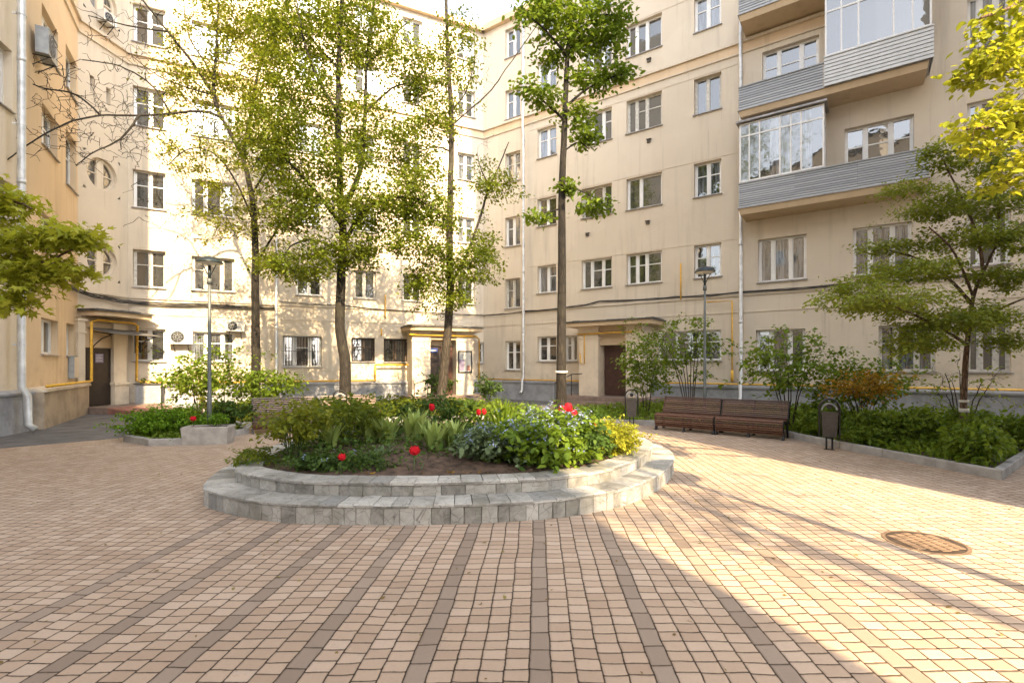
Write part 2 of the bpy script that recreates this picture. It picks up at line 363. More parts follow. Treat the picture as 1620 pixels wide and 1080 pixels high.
# ------------------------------------------------------------------ ground
mb = MB(); mb.quad((-400, -400, 0), (400, -400, 0), (400, 400, 0), (-400, 400, 0)); setting('ground', mb, M['asphalt'])
pav = [(-13, 7.2), (-13, -5.6), (17, -5.6), (17, 14), (3, 22), (-8, 15), (-8.5, 13), (-8.95, 11.7), (-10.4, 10.1)]
mb = MB(); mb.quad(*[(x, y, .004) for x, y in pav]); setting('paving', mb, M['paving'])

def offset_poly(poly, d):
    n = len(poly); out = []
    for i in range(n):
        a, b_, c = Vector(poly[i-1]), Vector(poly[i]), Vector(poly[(i+1) % n])
        e1 = (b_-a).normalized(); e2 = (c-b_).normalized()
        n1 = Vector((-e1.y, e1.x)); n2 = Vector((-e2.y, e2.x))
        m = (n1+n2); m = m/max(.35, m.length_squared)*2 if m.length > 1e-6 else n1
        out.append((b_.x+m.x*d, b_.y+m.y*d))
    return out
def area(poly): return .5*sum(poly[i-1][0]*poly[i][1]-poly[i][0]*poly[i-1][1] for i in range(len(poly)))
def ccw(poly): return poly if area(poly) > 0 else poly[::-1]
def resample(poly, step):
    out = []
    for i in range(len(poly)):
        a = Vector(poly[i]); b_ = Vector(poly[(i+1) % len(poly)]); k = max(1, round((b_-a).length/step))
        out += [tuple(a+(b_-a)*(j/k)) for j in range(k)]
    return out
def catmull(pts, per=8):
    n = len(pts); out = []
    for i in range(n):
        p0, p1, p2, p3 = [Vector(pts[(i+j-1) % n]) for j in range(4)]
        for j in range(per):
            t = j/per
            out.append(tuple(.5*((2*p1)+(p2-p0)*t+(2*p0-5*p1+4*p2-p3)*t*t+(3*p1-p0-3*p2+p3)*t**3)))
    return out
def in_poly(x, y, poly):
    c = np.zeros(len(x), bool); n = len(poly)
    for i in range(n):
        x1, y1 = poly[i-1]; x2, y2 = poly[i]
        if y1 == y2: continue
        c ^= ((y1 > y) != (y2 > y)) & (x < (x2-x1)*(y-y1)/(y2-y1)+x1)
    return c
def scatter(poly, n):
    P_ = np.array(poly); lo = P_.min(0); hi = P_.max(0); out = np.zeros((0, 2))
    while len(out) < n:
        q = RNG.uniform(lo, hi, (n*2, 2)); out = np.vstack([out, q[in_poly(q[:, 0], q[:, 1], poly)]])
    return out[:n]

def kerbed_bed(poly, label, h=.15, wdt=.11, soilz=.10):
    poly = ccw(poly); o = resample(poly, 1.0); inn = offset_poly(o, wdt); n = len(o)
    mb = MB()
    for i in range(n):
        a, b_ = Vector(o[i]), Vector(o[(i+1) % n]); c, d = Vector(inn[(i+1) % n]), Vector(inn[i])
        g = (b_-a).normalized()*.004; z = h+random.uniform(-.006, .006); ch = .012
        a, b_, c, d = a+g, b_-g, c-g, d+g
        m1, m2 = (a-d).normalized()*ch, (b_-c).normalized()*ch
        mb.hexa([(a.x, a.y, 0), (b_.x, b_.y, 0), (c.x, c.y, 0), (d.x, d.y, 0), (a.x, a.y, z-ch), (b_.x, b_.y, z-ch), (c.x, c.y, z-ch), (d.x, d.y, z-ch)])
        a2, b2 = a-m1, b_-m2; c2, d2 = c+m2*.3, d+m1*.3
        mb.hexa([(a.x, a.y, z-ch), (b_.x, b_.y, z-ch), (c.x, c.y, z-ch), (d.x, d.y, z-ch), (a2.x, a2.y, z), (b2.x, b2.y, z), (c2.x, c2.y, z), (d2.x, d2.y, z)])
    tag(mb.build('kerb', M['kerb']), kind='structure')
    s2 = offset_poly(o, wdt*.8)
    mb = MB(); mb.quad(*[(x, y, soilz) for x, y in s2]); tag(mb.build('bed_soil', M['soil']), kind='structure')
    return inn
RB = [(1.0, 15.6), (1.15, 14.75), (2.2, 14.3), (4.15, 13.85), (6.35, 12.15), (6.45, 11.4), (6.62, 10.06), (7.2, 7.31), (8.71, 8.47), (15.2, 13.4), (14.6, 14.25), (6.3, 20.0), (3.9, 18.4), (1.6, 17.3)]
CB = [(-7.4, 13.4), (-5, 14.4), (-1, 15.2), (.5, 15.7), (.3, 17.2), (-2.0, 21.3), (-4.8, 22.0), (-9.6, 20.6), (-12.4, 19.5), (-10.9, 17.4), (-9, 15.2)]
LB = [(-9.2, 12.0), (-8.6, 11.0), (-7.6, 10.4), (-6.75, 10.55), (-6.5, 12.3), (-7.6, 13.2), (-9.2, 15.0), (-11.2, 17.0), (-12.1, 16.4), (-10.2, 13.7)]
RBi = kerbed_bed(RB, 'right'); CBi = kerbed_bed(CB, 'centre'); LBi = kerbed_bed(LB, 'left')

# ------------------------------------------------------------------ the apartment building
ROOF = 19.15
L00, L0, E1, E2, K = (-12.1, 11.3), (-12.62, 12.9), (-15.15, 17.35), (-14.87, 19.27), (-1.47, 25.71)
R1 = (K[0]+.8194*22.6, K[1]-.5732*22.6)
WL2, WL, WF, WC, WR = Wall(L00, L0), Wall(L0, E1), Wall(E1, E2), Wall(E2, K), Wall(K, R1)
bld = thing('apartment_building', (-2, 25, 0), 'cream six storey apartment block folding round the courtyard with grey balconies', 'building')

def window(W, u0, u1, z0, z1, kind='2', dark=False, rec=.19, sill=True, grille=False, fr=None):
    m = M['darkfr'] if dark else random.choice([M['whitepl']]*10+[M['oldfr'], M['oldfr']])
    b = MB(); t = .065; o0, o1 = -rec-.05, -rec+.02
    b.obox(W, u0, u0+t, z0, z1, o0, o1).obox(W, u1-t, u1, z0, z1, o0, o1)
    b.obox(W, u0+t, u1-t, z1-t, z1, o0, o1).obox(W, u0+t, u1-t, z0, z0+t, o0, o1)
    w_ = u1-u0
    cuts = {'1': [], '2': [.5], '2a': [.38], '3': [.31, .69], '3a': [.27, .55]}[kind]
    ms = [u0+w_*c+random.uniform(-.02, .02) for c in cuts]
    for q in ms: b.obox(W, q-.045, q+.045, z0+t, z1-t, o0, o1+.012)
    edges = [u0+t]+sum([[q-.045, q+.045] for q in ms], [])+[u1-t]
    for i in range(0, len(edges), 2):
        a, e = edges[i], edges[i+1]
        # casement rail and an occasional transom
        r = .032
        b.obox(W, a, a+r, z0+t, z1-t, o0+.012, o1-.012).obox(W, e-r, e, z0+t, z1-t, o0+.012, o1-.012)
        if random.random() < .5: b.obox(W, a+r, e-r, z0+(z1-z0)*.6, z0+(z1-z0)*.6+.04, o0+.015, o1-.015)
    f = b.build('window', m, bld)
    p = MB()
    for i in range(0, len(edges), 2):
        a, e = edges[i]-.02, edges[i+1]+.02; k1, k2 = random.uniform(-.009, .009), random.uniform(-.012, .012); q = -rec-.022
        p.quad(W.at(a, z0+t*.5, q-k1-k2), W.at(e, z0+t*.5, q+k1-k2), W.at(e, z1-t*.5, q+k1+k2), W.at(a, z1-t*.5, q-k1+k2))
    p.build('pane', M['pane'], f)
    if sill:
        s_ = MB(); s_.hexa([W.at(u0-.04, z0-.05, .07), W.at(u1+.04, z0-.05, .07), W.at(u1+.04, z0-.03, -rec), W.at(u0-.04, z0-.03, -rec), W.at(u0-.04, z0-.02, .07), W.at(u1+.04, z0-.02, .07), W.at(u1+.04, z0+.012, -rec), W.at(u0-.04, z0+.012, -rec)]); s_.build('sill', M['sill'], f)
    if grille:
        g = MB(); n = int(w_/.12)
        for i in range(n+1):
            uu = u0+.03+(w_-.06)*i/n
            g.tube([W.at(uu, z0+.03, -.03), W.at(uu, z0+(z1-z0)*.5, -.03), W.at(uu, z1-.03, -.03)], .011, 5)
        for zz in (z0+.05, (z0+z1)/2, z1-.05): g.obox(W, u0+.005, u1-.005, zz-.012, zz+.012, -.05, -.035)
        g.build('grille', M['iron'], f)
    return f

def round_window(W, uc, zc, r):
    f = MB(); N = 36
    for k in range(N):
        a0, a1 = 2*PI*k/N, 2*PI*(k+1)/N
        for (ra, rb, oa, ob) in ((r, r-.09, -.13, -.13), (r-.09, r-.09, -.13, -.2)):
            f.quad(W.at(uc+ra*math.cos(a0), zc+ra*math.sin(a0), oa), W.at(uc+ra*math.cos(a1), zc+ra*math.sin(a1), oa), W.at(uc+rb*math.cos(a1), zc+rb*math.sin(a1), ob), W.at(uc+rb*math.cos(a0), zc+rb*math.sin(a0), ob))
    # a wide blind rib down the middle, thin glazing bars each side
    f.obox(W, uc-.13, uc+.13, zc-r+.02, zc+r-.02, -.2, -.10)
    for sg in (-1, 1): f.obox(W, uc+(.16 if sg > 0 else -r+.07), uc+(r-.07 if sg > 0 else -.16), zc-.02, zc+.02, -.19, -.15)
    o = f.build('window', M['pale'], bld)
    p = MB(); p.quad(*[W.at(uc+(r-.02)*math.cos(2*PI*k/N), zc+(r-.02)*math.sin(2*PI*k/N), -.185) for k in range(N)]); p.build('pane', M['pane'], o)

def wall_mesh(W, mat, opens, rounds=(), u0=0, u1=None, z0=0, z1=ROOF, dep=.24):
    u1 = W.L if u1 is None else u1
    rects = [tuple(o) for o in opens]+[(uc-r-.12, uc+r+.12, zc-r-.12, zc+r+.12) for uc, zc, r in rounds]
    us = sorted(set([u0, u1]+[x for r in rects for x in r[:2] if u0 < x < u1])); zs = sorted(set([z0, z1]+[x for r in rects for x in r[2:4]]))
    b = MB()
    for i in range(len(us)-1):
        for j in range(len(zs)-1):
            um, zm = (us[i]+us[i+1])/2, (zs[j]+zs[j+1])/2
            if any(r[0] < um < r[1] and r[2] < zm < r[3] for r in rects): continue
            b.quad(W.at(us[i], zs[j]), W.at(us[i+1], zs[j]), W.at(us[i+1], zs[j+1]), W.at(us[i], zs[j+1]))
    for (a, c, d, e) in opens:
        b.quad(W.at(a, d), W.at(a, e), W.at(a, e, -dep), W.at(a, d, -dep)); b.quad(W.at(c, d), W.at(c, d, -dep), W.at(c, e, -dep), W.at(c, e))
        b.quad(W.at(a, e), W.at(c, e), W.at(c, e, -dep), W.at(a, e, -dep)); b.quad(W.at(a, d), W.at(a, d, -dep), W.at(c, d, -dep), W.at(c, d))
    N = 36
    for uc, zc, r in rounds:
        h = r+.12
        ang = [2*PI*k/N for k in range(N)]
        sq = lambda a: (h*max(-1, min(1, math.cos(a)/max(abs(math.cos(a)), abs(math.sin(a))))), h*max(-1, min(1, math.sin(a)/max(abs(math.cos(a)), abs(math.sin(a))))))
        for k in range(N):
            a0, a1 = ang[k], ang[k]+2*PI/N; s0, s1 = sq(a0), sq(a1)
            pts = [(uc+s0[0], zc+s0[1]), (uc+s1[0], zc+s1[1]), (uc+r*math.cos(a1), zc+r*math.sin(a1)), (uc+r*math.cos(a0), zc+r*math.sin(a0))]
            b.quad(*[W.at(u, z) for u, z in pts])
            b.quad(W.at(*pts[3]), W.at(*pts[2]), W.at(pts[2][0], pts[2][1], -dep), W.at(pts[3][0], pts[3][1], -dep))
    return b.build('wall', mat, bld)

# --- right facade
wr = []   # (u0,u1,z0,z1,kind)
FZ = [(1.88, 3.05), (5.12, 6.4), (8.3, 9.62), (11.55, 12.95), (14.78, 16.15), (17.3, 18.5)]
for i, (z0, z1) in enumerate(FZ):
    for (a, b_, k) in ((850, 880, '2'), (920, 968, '3'), (991, 1047, '3a'), (1098, 1141, '2')):
        if i == 0:
            if a == 920: continue
            if a == 991: continue
            if a == 1098: a, b_, k = 1040, 1141, '3'
        kk = k if not (a == 991 and i == 2) else '2a'
        wr.append((WR.u(a), WR.u(b_), z0, z1, kk))
wr.append((WR.u(893), WR.u(913), 1.88, 3.05, '2'))
for (z0, z1) in ((1.45, 2.88), (4.52, 5.98), (7.6, 9.05), (10.8, 12.25), (13.95, 15.4), (17.0, 18.45)):
    wr.append((WR.u(799), WR.u(823), z0, z1, '2'))
for (a, b_, z0, z1, k) in ((1199, 1276, 4.74, 6.3, '3'), (1349, 1443, 4.68, 6.27, '3'), (1196, 1274, 1.5, 2.98, '3'), (1390, 1480, 1.5, 2.98, '3'),
                          (1336, 1446, 8.0, 9.66, '3'), (1206, 1296, 11.6, 13.15, '3'), (1216, 1290, 8.0, 9.6, '3'), (1340, 1440, 11.5, 13.1, '3'),
                          (1206, 1296, 15.0, 16.5, '3'), (1336, 1446, 15.0, 16.5, '3'), (1206, 1296, 17.2, 18.5, '3'), (1336, 1446, 17.2, 18.5, '3')):
    wr.append((WR.u(a), WR.u(b_), z0, z1, k))
for (z0, z1) in ((1.5, 2.98), (4.68, 6.27), (8.0, 9.6), (11.2, 12.8), (14.3, 15.8), (17.3, 18.5)):
    for a, b_ in ((1530, 1600), (1690, 1790)): wr.append((WR.u(a), WR.u(b_), z0, z1, '3'))
# --- centre facade
wc = []
CZ = [(1.9, 3.0), (4.8, 6.08), (7.9, 9.2), (11.1, 12.45), (14.35, 15.65), (17.2, 18.45)]
for i, (z0, z1) in enumerate(CZ):
    z0_, z1_ = (z0, z1)
    wc.append((WC.u(210), WC.u(262), z0-.05, z1+.12, '2', False))
    wc.append((WC.u(303), WC.u(371), z0-.05, z1+.05, '3', False))
    if i == 0:
        wc += [(WC.u(447), WC.u(509), 1.62, 2.98, '3', True), (WC.u(556), WC.u(593), 1.86, 2.95, '2', True), (WC.u(607), WC.u(645), 1.84, 2.95, '2', True), (WC.u(756), WC.u(776), 1.8, 2.85, '2', False)]
    else:
        wc += [(WC.u(468), WC.u(510), z0, z1, '2', False), (WC.u(560), WC.u(595), z0, z1, '2', False), (WC.u(637), WC.u(668), z0, z1, '2', False), (WC.u(724), WC.u(751), z0, z1, '2', False)]
# --- left facades
def rect(W, x0, x1, y0, y1):
    xm = (x0+x1)/2; return (W.u(x0), W.u(x1), W.z(xm, y1), W.z(xm, y0))
wl = [rect(WL, 65, 92, 505, 560)+('2',), rect(WL, 66, 91, 178, 240)+('2',), rect(WL, 104, 121, 215, 298)+('2',), rect(WL, 66, 92, 28, 92)+('2',), rect(WL, 104, 121, 85, 150)+('2',), rect(WL, 66, 92, 345, 402)+('2',), rect(WL, 105, 118, 512, 562)+('1',)]
wl2 = [(.35, 1.15, 4.7, 6.2, '2'), (.35, 1.15, 8.0, 9.5, '2'), (.35, 1.15, 11.2, 12.7, '2')]
ru = WF.u(162)
rounds = [(ru, 5.5, .58), (ru, 8.67, .58), (ru, 15.05, .58), (ru, 17.5, .55)]
ws = [rect(WF, 142, 149, 120, 145)+('1',), rect(WF, 168, 175, 140, 166)+('1',)]
wall_mesh(WR, M['wall'], [o[:4] for o in wr]); wall_mesh(WC, M['wall'], [o[:4] for o in wc])
wall_mesh(WL, M['wall_bounce'], [o[:4] for o in wl]); wall_mesh(WF, M['wall'], [o[:4] for o in ws], rounds)
wall_mesh(WL2, M['pale'], [o[:4] for o in wl2])
for o in wr: window(WR, *o)
for o in wc: window(WC, *o[:5], dark=(o[5] and o[0] > WC.u(540)), grille=o[5])
for o in wl: window(WL, *o)
for o in wl2: window(WL2, *o)
for o in ws: window(WF, *o, sill=False)
for r in rounds: round_window(WF, *r)
# off frame: unseen tower added at the left end to shade the left walls
tw = [(-12.1, 11.3), (-9.35, 7.6), (-10.6, 5.6), (-20, 5.6), (-20, 11.3)]
mb = MB(); mb.prism(ccw(tw), 0, 29); mb.build('added_shade_tower', M['wall'], bld)

def strip(W, z0, z1, o, name, mat, u0=0, u1=None):
    u1 = W.L if u1 is None else u1
    b = MB(); b.obox(W, u0, u1, z0, z1, 0, o); return b.build(name, mat, bld)
for W in (WL, WF, WC, WR):
    c = strip(W, 13.38, 13.72, .035, 'cornice', M['band']); b = MB(); b.obox(W, 0, W.L, 13.72, 13.82, 0, .12); b.obox(W, 0, W.L, 13.34, 13.38, 0, .06); b.build('moulding', M['wall'], c)
    strip(W, ROOF-.35, ROOF-.05, .22, 'eaves_cornice', M['band'])
for W, pu in ((WC, [(0, None)]), (WR, [(0, None)]), (WF, [(0, None)])):
    strip(W, 4.28, 4.36, .05, 'string_course', M['wall']); strip(W, 3.66, 3.70, .025, 'string_course', M['wall'])
# thin head band joining window heads
for W, zz in ((WR, (6.44, 9.68, 13.0, 16.2)), (WC, (6.2, 9.3, 12.56, 15.8))):
    a = WR.u(838) if W is WR else .2; e = WR.u(1166) if W is WR else W.L-.3
    for z in zz: strip(W, z, z+.025, .014, 'string_course', M['wall'], a, e)
# plinth
def plinth(W, mat, h=.82, o=.14, u0=0, u1=None, capm=None):
    u1 = W.L if u1 is None else u1
    b = MB(); b.obox(W, u0, u1, 0, h, 0, o); p = b.build('plinth', mat, bld)
    b = MB(); b.hexa([W.at(u0, h+.002, o+.06), W.at(u1, h+.002, o+.06), W.at(u1, h+.002, 0), W.at(u0, h+.002, 0), W.at(u0, h+.05, o+.06), W.at(u1, h+.05, o+.06), W.at(u1, h+.12, 0), W.at(u0, h+.12, 0)]); b.build('plinth_cap', capm or M['plinth'], p)
plinth(WR, M['plinth'], u0=.3); plinth(WC, M['plinth'], u0=1.2, u1=WC.L-.3)
plinth(WL, M['plinth_tan'], .98, .34, .12, WL.L-.15, M['pale']); plinth(WL2, M['plinth'], .95, .16)
# roof and back of the building
mb = MB()
front = [L00, L0, E1, E2, K, R1]; back = [(-26, 11), (-26, 13), (-26, 22), (-24, 30), (-1.5, 38), (24, 22)]
for i in range(5): mb.hexa([Vector((*front[i], ROOF)), Vector((*front[i+1], ROOF)), Vector((*back[i+1], ROOF)), Vector((*back[i], ROOF)), Vector((*front[i], ROOF+.12)), Vector((*front[i+1], ROOF+.12)), Vector((*back[i+1], ROOF+.5)), Vector((*back[i], ROOF+.5))])
mb.build('roof', M['roofm'], bld)
mb = MB()
bb = [R1]+back[::-1]+[tw[-1]]
for i in range(len(bb)-1): mb.quad((*bb[i], 0), (*bb[i+1], 0), (*bb[i+1], ROOF), (*bb[i], ROOF))
mb.build('back_wall', M['wall'], bld)
for (x, y) in ((1027, 97), (1027, 224), (1025, 353), (930, 372)):
    b = MB(); u = WR.u(x); z = WR.z(x, y); b.obox(WR, u-.07, u+.07, z-.05, z+.07, .002, .06); b.obox(WR, u-.1, u+.1, z+.07, z+.09, .002, .1); b.build('vent', M['vent'], bld)

# --- balconies (one part each, with panels, glazing and panes)
s0 = WR.u(1178); s1 = WR.u(1470, 1.1); sm_ = WR.u(1304, 1.1); PB = 1.1
def slat_panel(W, u0, u1, z0, z1, o, parent, mat, n=9, ends=(True, True)):
    b = MB(); h = (z1-z0)/n
    for i in range(n):
        za, zb = z0+i*h, z0+(i+1)*h-.016; j = random.uniform(-.003, .003)
        k = max(1, int((u1-u0)/1.4)); cuts = [u0+(u1-u0)*q/k for q in range(k+1)]
        for q in range(k):
            b.hexa([W.at(cuts[q], za, o+.012+j), W.at(cuts[q+1]-.003, za, o+.012+j), W.at(cuts[q+1]-.003, za, o-.02), W.at(cuts[q], za, o-.02),
                    W.at(cuts[q], zb, o-.004+j), W.at(cuts[q+1]-.003, zb, o-.004+j), W.at(cuts[q+1]-.003, zb, o-.02), W.at(cuts[q], zb, o-.02)])
        for e, uu, sg in ((ends[0], u0, -1), (ends[1], u1, 1)):
            if e: b.obox(W, min(uu, uu-sg*.02), max(uu, uu-sg*.02), za, zb, .02, o-.022)
    b.obox(W, u0-.01, u1+.01, z1, z1+.035, o-.05, o+.03)
    rp_ = b.build('railing_panel', mat, parent)
    b = MB(); b.obox(W, u0+.03, u1-.03, z0+.01, z1-.01, o-.045, o-.024); b.build('gap_shade_sheet', M['vent'], rp_)  # dark sheet put in for the shade in the gaps between slats
    return rp_
def glazing(W, u0, u1, z0, z1, o, parent, n, trans, sideR=True, sideL=True):
    b = MB(); t = .05
    b.obox(W, u0, u1, z0, z0+t, o-.05, o).obox(W, u0, u1, z1-t, z1, o-.05, o)
    for i in range(n+1):
        u = u0+(u1-u0-t)*i/n; w_ = t if i in (0, n) else .045
        b.obox(W, u, u+w_, z0+t, z1-t, o-.05, o+.004)
    if trans: b.obox(W, u0+t, u1-t, trans, trans+.05, o-.045, o-.005)
    for i in range(n):
        if (i % 2): continue
        u = u0+(u1-u0)*(i+.5)/n
        b.obox(W, u-.02, u+.02, z0+t, z1-t, o-.04, o-.01)
    for e, u in ((sideL, u0), (sideR, u1-t)):
        if e:
            b.obox(W, u, u+t, z0, z0+t, .02, o-.052).obox(W, u, u+t, z1-t, z1, .02, o-.052).obox(W, u, u+t, z0+t, z1-t, .02, .07).obox(W, u, u+t, z0+t, z1-t, o*.5-.02, o*.5+.02)
            if trans: b.obox(W, u+.005, u+t-.005, trans, trans+.05, .07, o-.052)
    f = b.build('glazing_frame', M['whitepl'], parent)
    p = MB(); q = o-.028
    for i in range(n*2):
        a, e = u0+.02+(u1-u0-.04)*i/(n*2), u0+.02+(u1-u0-.04)*(i+1)/(n*2); k1, k2 = random.uniform(-.005, .005), random.uniform(-.012, .012)
        p.quad(W.at(a, z0+.02, q-k1-k2), W.at(e, z0+.02, q+k1-k2), W.at(e, z1-.02, q+k1+k2), W.at(a, z1-.02, q-k1+k2))
    for e, u in ((sideL, u0+.025), (sideR, u1-.025)):
        if e: p.quad(W.at(u, z0+.02, .03), W.at(u, z0+.02, q), W.at(u, z1-.02, q), W.at(u, z1-.02, .03))
    p.build('glazing', M['pane'], parent)
def slab(zb, u0, u1):
    b = MB(); b.hexa([WR.at(u0+.04, zb, PB-.06), WR.at(u1-.04, zb, PB-.06), WR.at(u1-.04, zb, 0), WR.at(u0+.04, zb, 0), WR.at(u0, zb+.2, PB), WR.at(u1, zb+.2, PB), WR.at(u1, zb+.2, 0), WR.at(u0, zb+.2, 0)])
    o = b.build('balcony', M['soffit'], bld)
    b = MB(); b.obox(WR, u0-.03, u1+.03, zb+.203, zb+.225, 0, PB+.04); b.build('drip_edge', M['sill'], o)
    return o
b1 = slab(7.03, s0, s1); slat_panel(WR, s0, s1, 7.27, 8.1, PB, b1, M['slats'], 11)
glazing(WR, s0+.02, sm_, 8.16, 10.22, PB, b1, 4, 9.75)
b = MB(); b.hexa([WR.at(s0-.08, 10.24, PB+.14), WR.at(sm_+.08, 10.24, PB+.14), WR.at(sm_+.08, 10.34, 0), WR.at(s0-.08, 10.34, 0), WR.at(s0-.08, 10.3, PB+.14), WR.at(sm_+.08, 10.3, PB+.14), WR.at(sm_+.08, 10.44, 0), WR.at(s0-.08, 10.44, 0)]); b.build('glazing_roof', M['sill'], b1)
b2 = slab(10.5, s0, s1); slat_panel(WR, s0, sm_-.02, 10.74, 11.52, PB, b2, M['slats'], 9, (True, False)); slat_panel(WR, sm_, s1+.1, 10.72, 11.64, PB+.1, b2, M['slatsw'], 8)
glazing(WR, sm_+.02, s1+.06, 11.69, 13.86, PB+.06, b2, 3, 13.1)
b3 = slab(13.9, s0, s1); slat_panel(WR, s0, sm_-.02, 14.14, 14.95, PB, b3, M['slats'], 9, (True, False)); slat_panel(WR, sm_, s1, 14.14, 14.98, PB, b3, M['slats'], 9, (False, True))

# --- porches
def door_leaf(W, u0, u1, z0, z1, o, parent, mat):
    b = MB(); b.obox(W, u0, u1, z0, z1, o-.05, o)
    b.obox(W, u0+.1, u1-.1, z0+.15, z0+.95, o, o+.008).obox(W, u0+.1, u1-.1, z0+1.1, z1-.12, o, o+.008)
    b.tube([W.at(u0+.1, z0+1.0, o+.01), W.at(u0+.1, z0+1.0, o+.06), W.at(u0+.22, z0+1.0, o+.06)], .012, 6)
    return b.build('door', mat, parent)
def pillar(W, u0, u1, z0, z1, o0, o1, parent, mat):
    b = MB(); b.obox(W, u0, u1, z0, z1, o0, o1); b.obox(W, u0-.03, u1+.03, z1-.5, z1-.44, o0, o1+.03); b.obox(W, u0-.04, u1+.04, z1-.08, z1, o0, o1+.04); return b.build('pillar', mat, parent)
def canopy(W, u0, u1, z, o, parent, roundl=.0):
    pts = []
    for k in range(9):
        a = PI*k/16
        pts.append((u0+roundl-roundl*math.cos(a)*1.0, o-roundl+roundl*math.sin(a))) if roundl else None
    if not roundl: pts = [(u0, o)]
    pts += [(u1, o)]
    def slabp(z0, z1, e):
        ring = [(u-e if u < (u0+u1)/2 else u+e, oo+e) for u, oo in pts]; ring = [(u0-e, .002)]+ring+[(u1+e, .002)]
        b_ = MB(); q = [W.at(u, 0, oo) for u, oo in ring]; n = len(q)
        b_.prism(ccw([(v.x, v.y) for v in q]), z0, z1); return b_
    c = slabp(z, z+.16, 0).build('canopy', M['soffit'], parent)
    slabp(z+.162, z+.215, .07).build('canopy_roof', M['roofedge'], parent)
    b_ = MB()   # crumpled felt on top
    for i in range(14):
        u = u0+(u1-u0)*(i+.5)/14+random.uniform(-.05, .05); b_.obox(W, u-.16, u+.16, z+.215, z+.235+random.uniform(0, .03), .05, o*random.uniform(.75, .98))
    b_.build('felt_sheet', M['roofedge'], parent)
# right porch
O = 1.2
ua, ub, uc_, ud = WR.u(916, O), WR.u(946, O), WR.u(990, O), WR.u(1016, O)
b = MB(); b.obox(WR, ub-.3, uc_+.3, .4, 3.28, .003, O-.75); rp = b.build('porch', M['wall'], bld)
pillar(WR, ua, ub, .4, 3.3, .01, O, rp, M['pale']); pillar(WR, uc_, ud, .4, 3.3, .01, O, rp, M['pale'])
b = MB(); b.obox(WR, ub, uc_, 2.52, 3.12, O-.75, O-.22); b.obox(WR, ub, uc_, 3.12, 3.3, O-.75, O-.1); b.build('door_header', M['soffit'], rp)
door_leaf(WR, ub+.03, uc_-.03, .42, 2.5, O-.6, rp, M['door'])
canopy(WR, ua-.45, ud+.5, 3.3, O+.45, rp)
b = MB(); b.obox(WR, ua-.8, ud+.6, 0, .4, .2, O+.55); b.obox(WR, ua-.8, ud+.6, 0, .22, O+.55, O+.9); b.build('steps', M['step'], rp)
# middle porch
O = 1.0
ua, ub, uc_, ud = WC.u(652, O), WC.u(681, O), WC.u(722, O), WC.u(749, O)
b = MB(); b.obox(WC, ub-.3, uc_+.3, .25, 3.28, .003, O-.65); mp = b.build('porch', M['wall'], bld)
pillar(WC, ua, ub, .25, 3.3, .01, O, mp, M['wall']); pillar(WC, uc_, ud, .25, 3.3, .01, O, mp, M['wall'])
b = MB(); b.obox(WC, ub, uc_, 2.9, 3.3, O-.65, O-.05); b.build('door_header', M['soffit'], mp)
door_leaf(WC, (ub+uc_)/2+.02, uc_-.03, .27, 2.6, O-.5, mp, M['door']); door_leaf(WC, ub+.03, (ub+uc_)/2-.02, .27, 2.6, O-.52, mp, M['doord'])
b = MB(); b.obox(WC, ub+.03, uc_-.03, 2.62, 2.9, O-.6, O-.5); b.build('transom', M['soffit'], mp)
canopy(WC, ua-.25, ud+.3, 3.3, O+.4, mp, .5)
b = MB(); b.obox(WC, ua-.3, ud+.3, 0, .25, .2, O+.5); b.obox(WC, ua-.3, ud+.3, 0, .13, O+.5, O+.85); b.build('steps', M['step'], mp)
# left porch on the short facet
O = .28
ua, ub, uc_, ud = WF.u(124, O), WF.u(135, O), WF.u(180, O), WF.u(200, O)
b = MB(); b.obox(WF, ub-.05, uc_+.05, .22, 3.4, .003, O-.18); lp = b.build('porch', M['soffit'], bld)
pillar(WF, ua, ub, .2, 3.3, .01, O, lp, M['pale']); pillar(WF, uc_, ud, .2, 3.3, .01, O, lp, M['pale'])
b = MB(); b.obox(WF, ua-.04, ub+.05, .2, 1.0, .01, O+.08); b.obox(WF, ua-.06, ub+.08, 1.0, 1.1, .01, O+.12); b.build('pedestal', M['pale'], lp); b = MB(); b.obox(WF, uc_-.03, ud+.03, .2, .95, .01, O+.08); b.obox(WF, uc_-.06, ud+.06, .95, 1.05, .01, O+.12); b.build('pedestal', M['pale'], lp)
door_leaf(WF, ub+.03, uc_-.03, .24, 2.3, O-.1, lp, M['doord'])
b = MB(); b.obox(WF, ub, uc_, 2.32, 3.3, O-.17, O-.08); b.build('door_header', M['soffit'], lp)
canopy(WF, .02, WF.L+.05, 3.42, 1.0, lp, .45)
b = MB()
for i in range(6): 
    q0, q1 = .12+i*.33, .12+(i+1)*.33
    b.hexa([WF.at(q0, 2.78, 1.3), WF.at(q1, 2.78, 1.3), WF.at(q1, 3.02, .2), WF.at(q0, 3.02, .2), WF.at(q0, 2.79, 1.3), WF.at(q1, 2.79, 1.3), WF.at(q1, 3.03, .2), WF.at(q0, 3.03, .2)])
b.build('awning', M['roofm'], lp)
for u in (.2, 1.95):
    b = MB(); b.tube([WF.at(u, 2.9, .3), WF.at(u, 2.76, 1.2)], .02, 6); b.tube([WF.at(u, 2.2, .3), WF.at(u, 2.4, .45), WF.at(u, 2.62, .75), WF.at(u, 2.74, 1.1)], .02, 6); b.tube([WF.at(u, 2.15, .3), WF.at(u, 2.95, .3)], .02, 6); b.build('awning_bracket', M['iron'], lp)
b = MB(); b.obox(WF, ub-.1, WF.L+.3, 0, .22, .05, 1.3); b.obox(WF, .9, WF.L+.3, 0, .145, 1.3, 1.65); b.obox(WF, 1.0, WF.L+.3, 0, .07, 1.65, 2.0); b.build('steps', M['step'], lp)
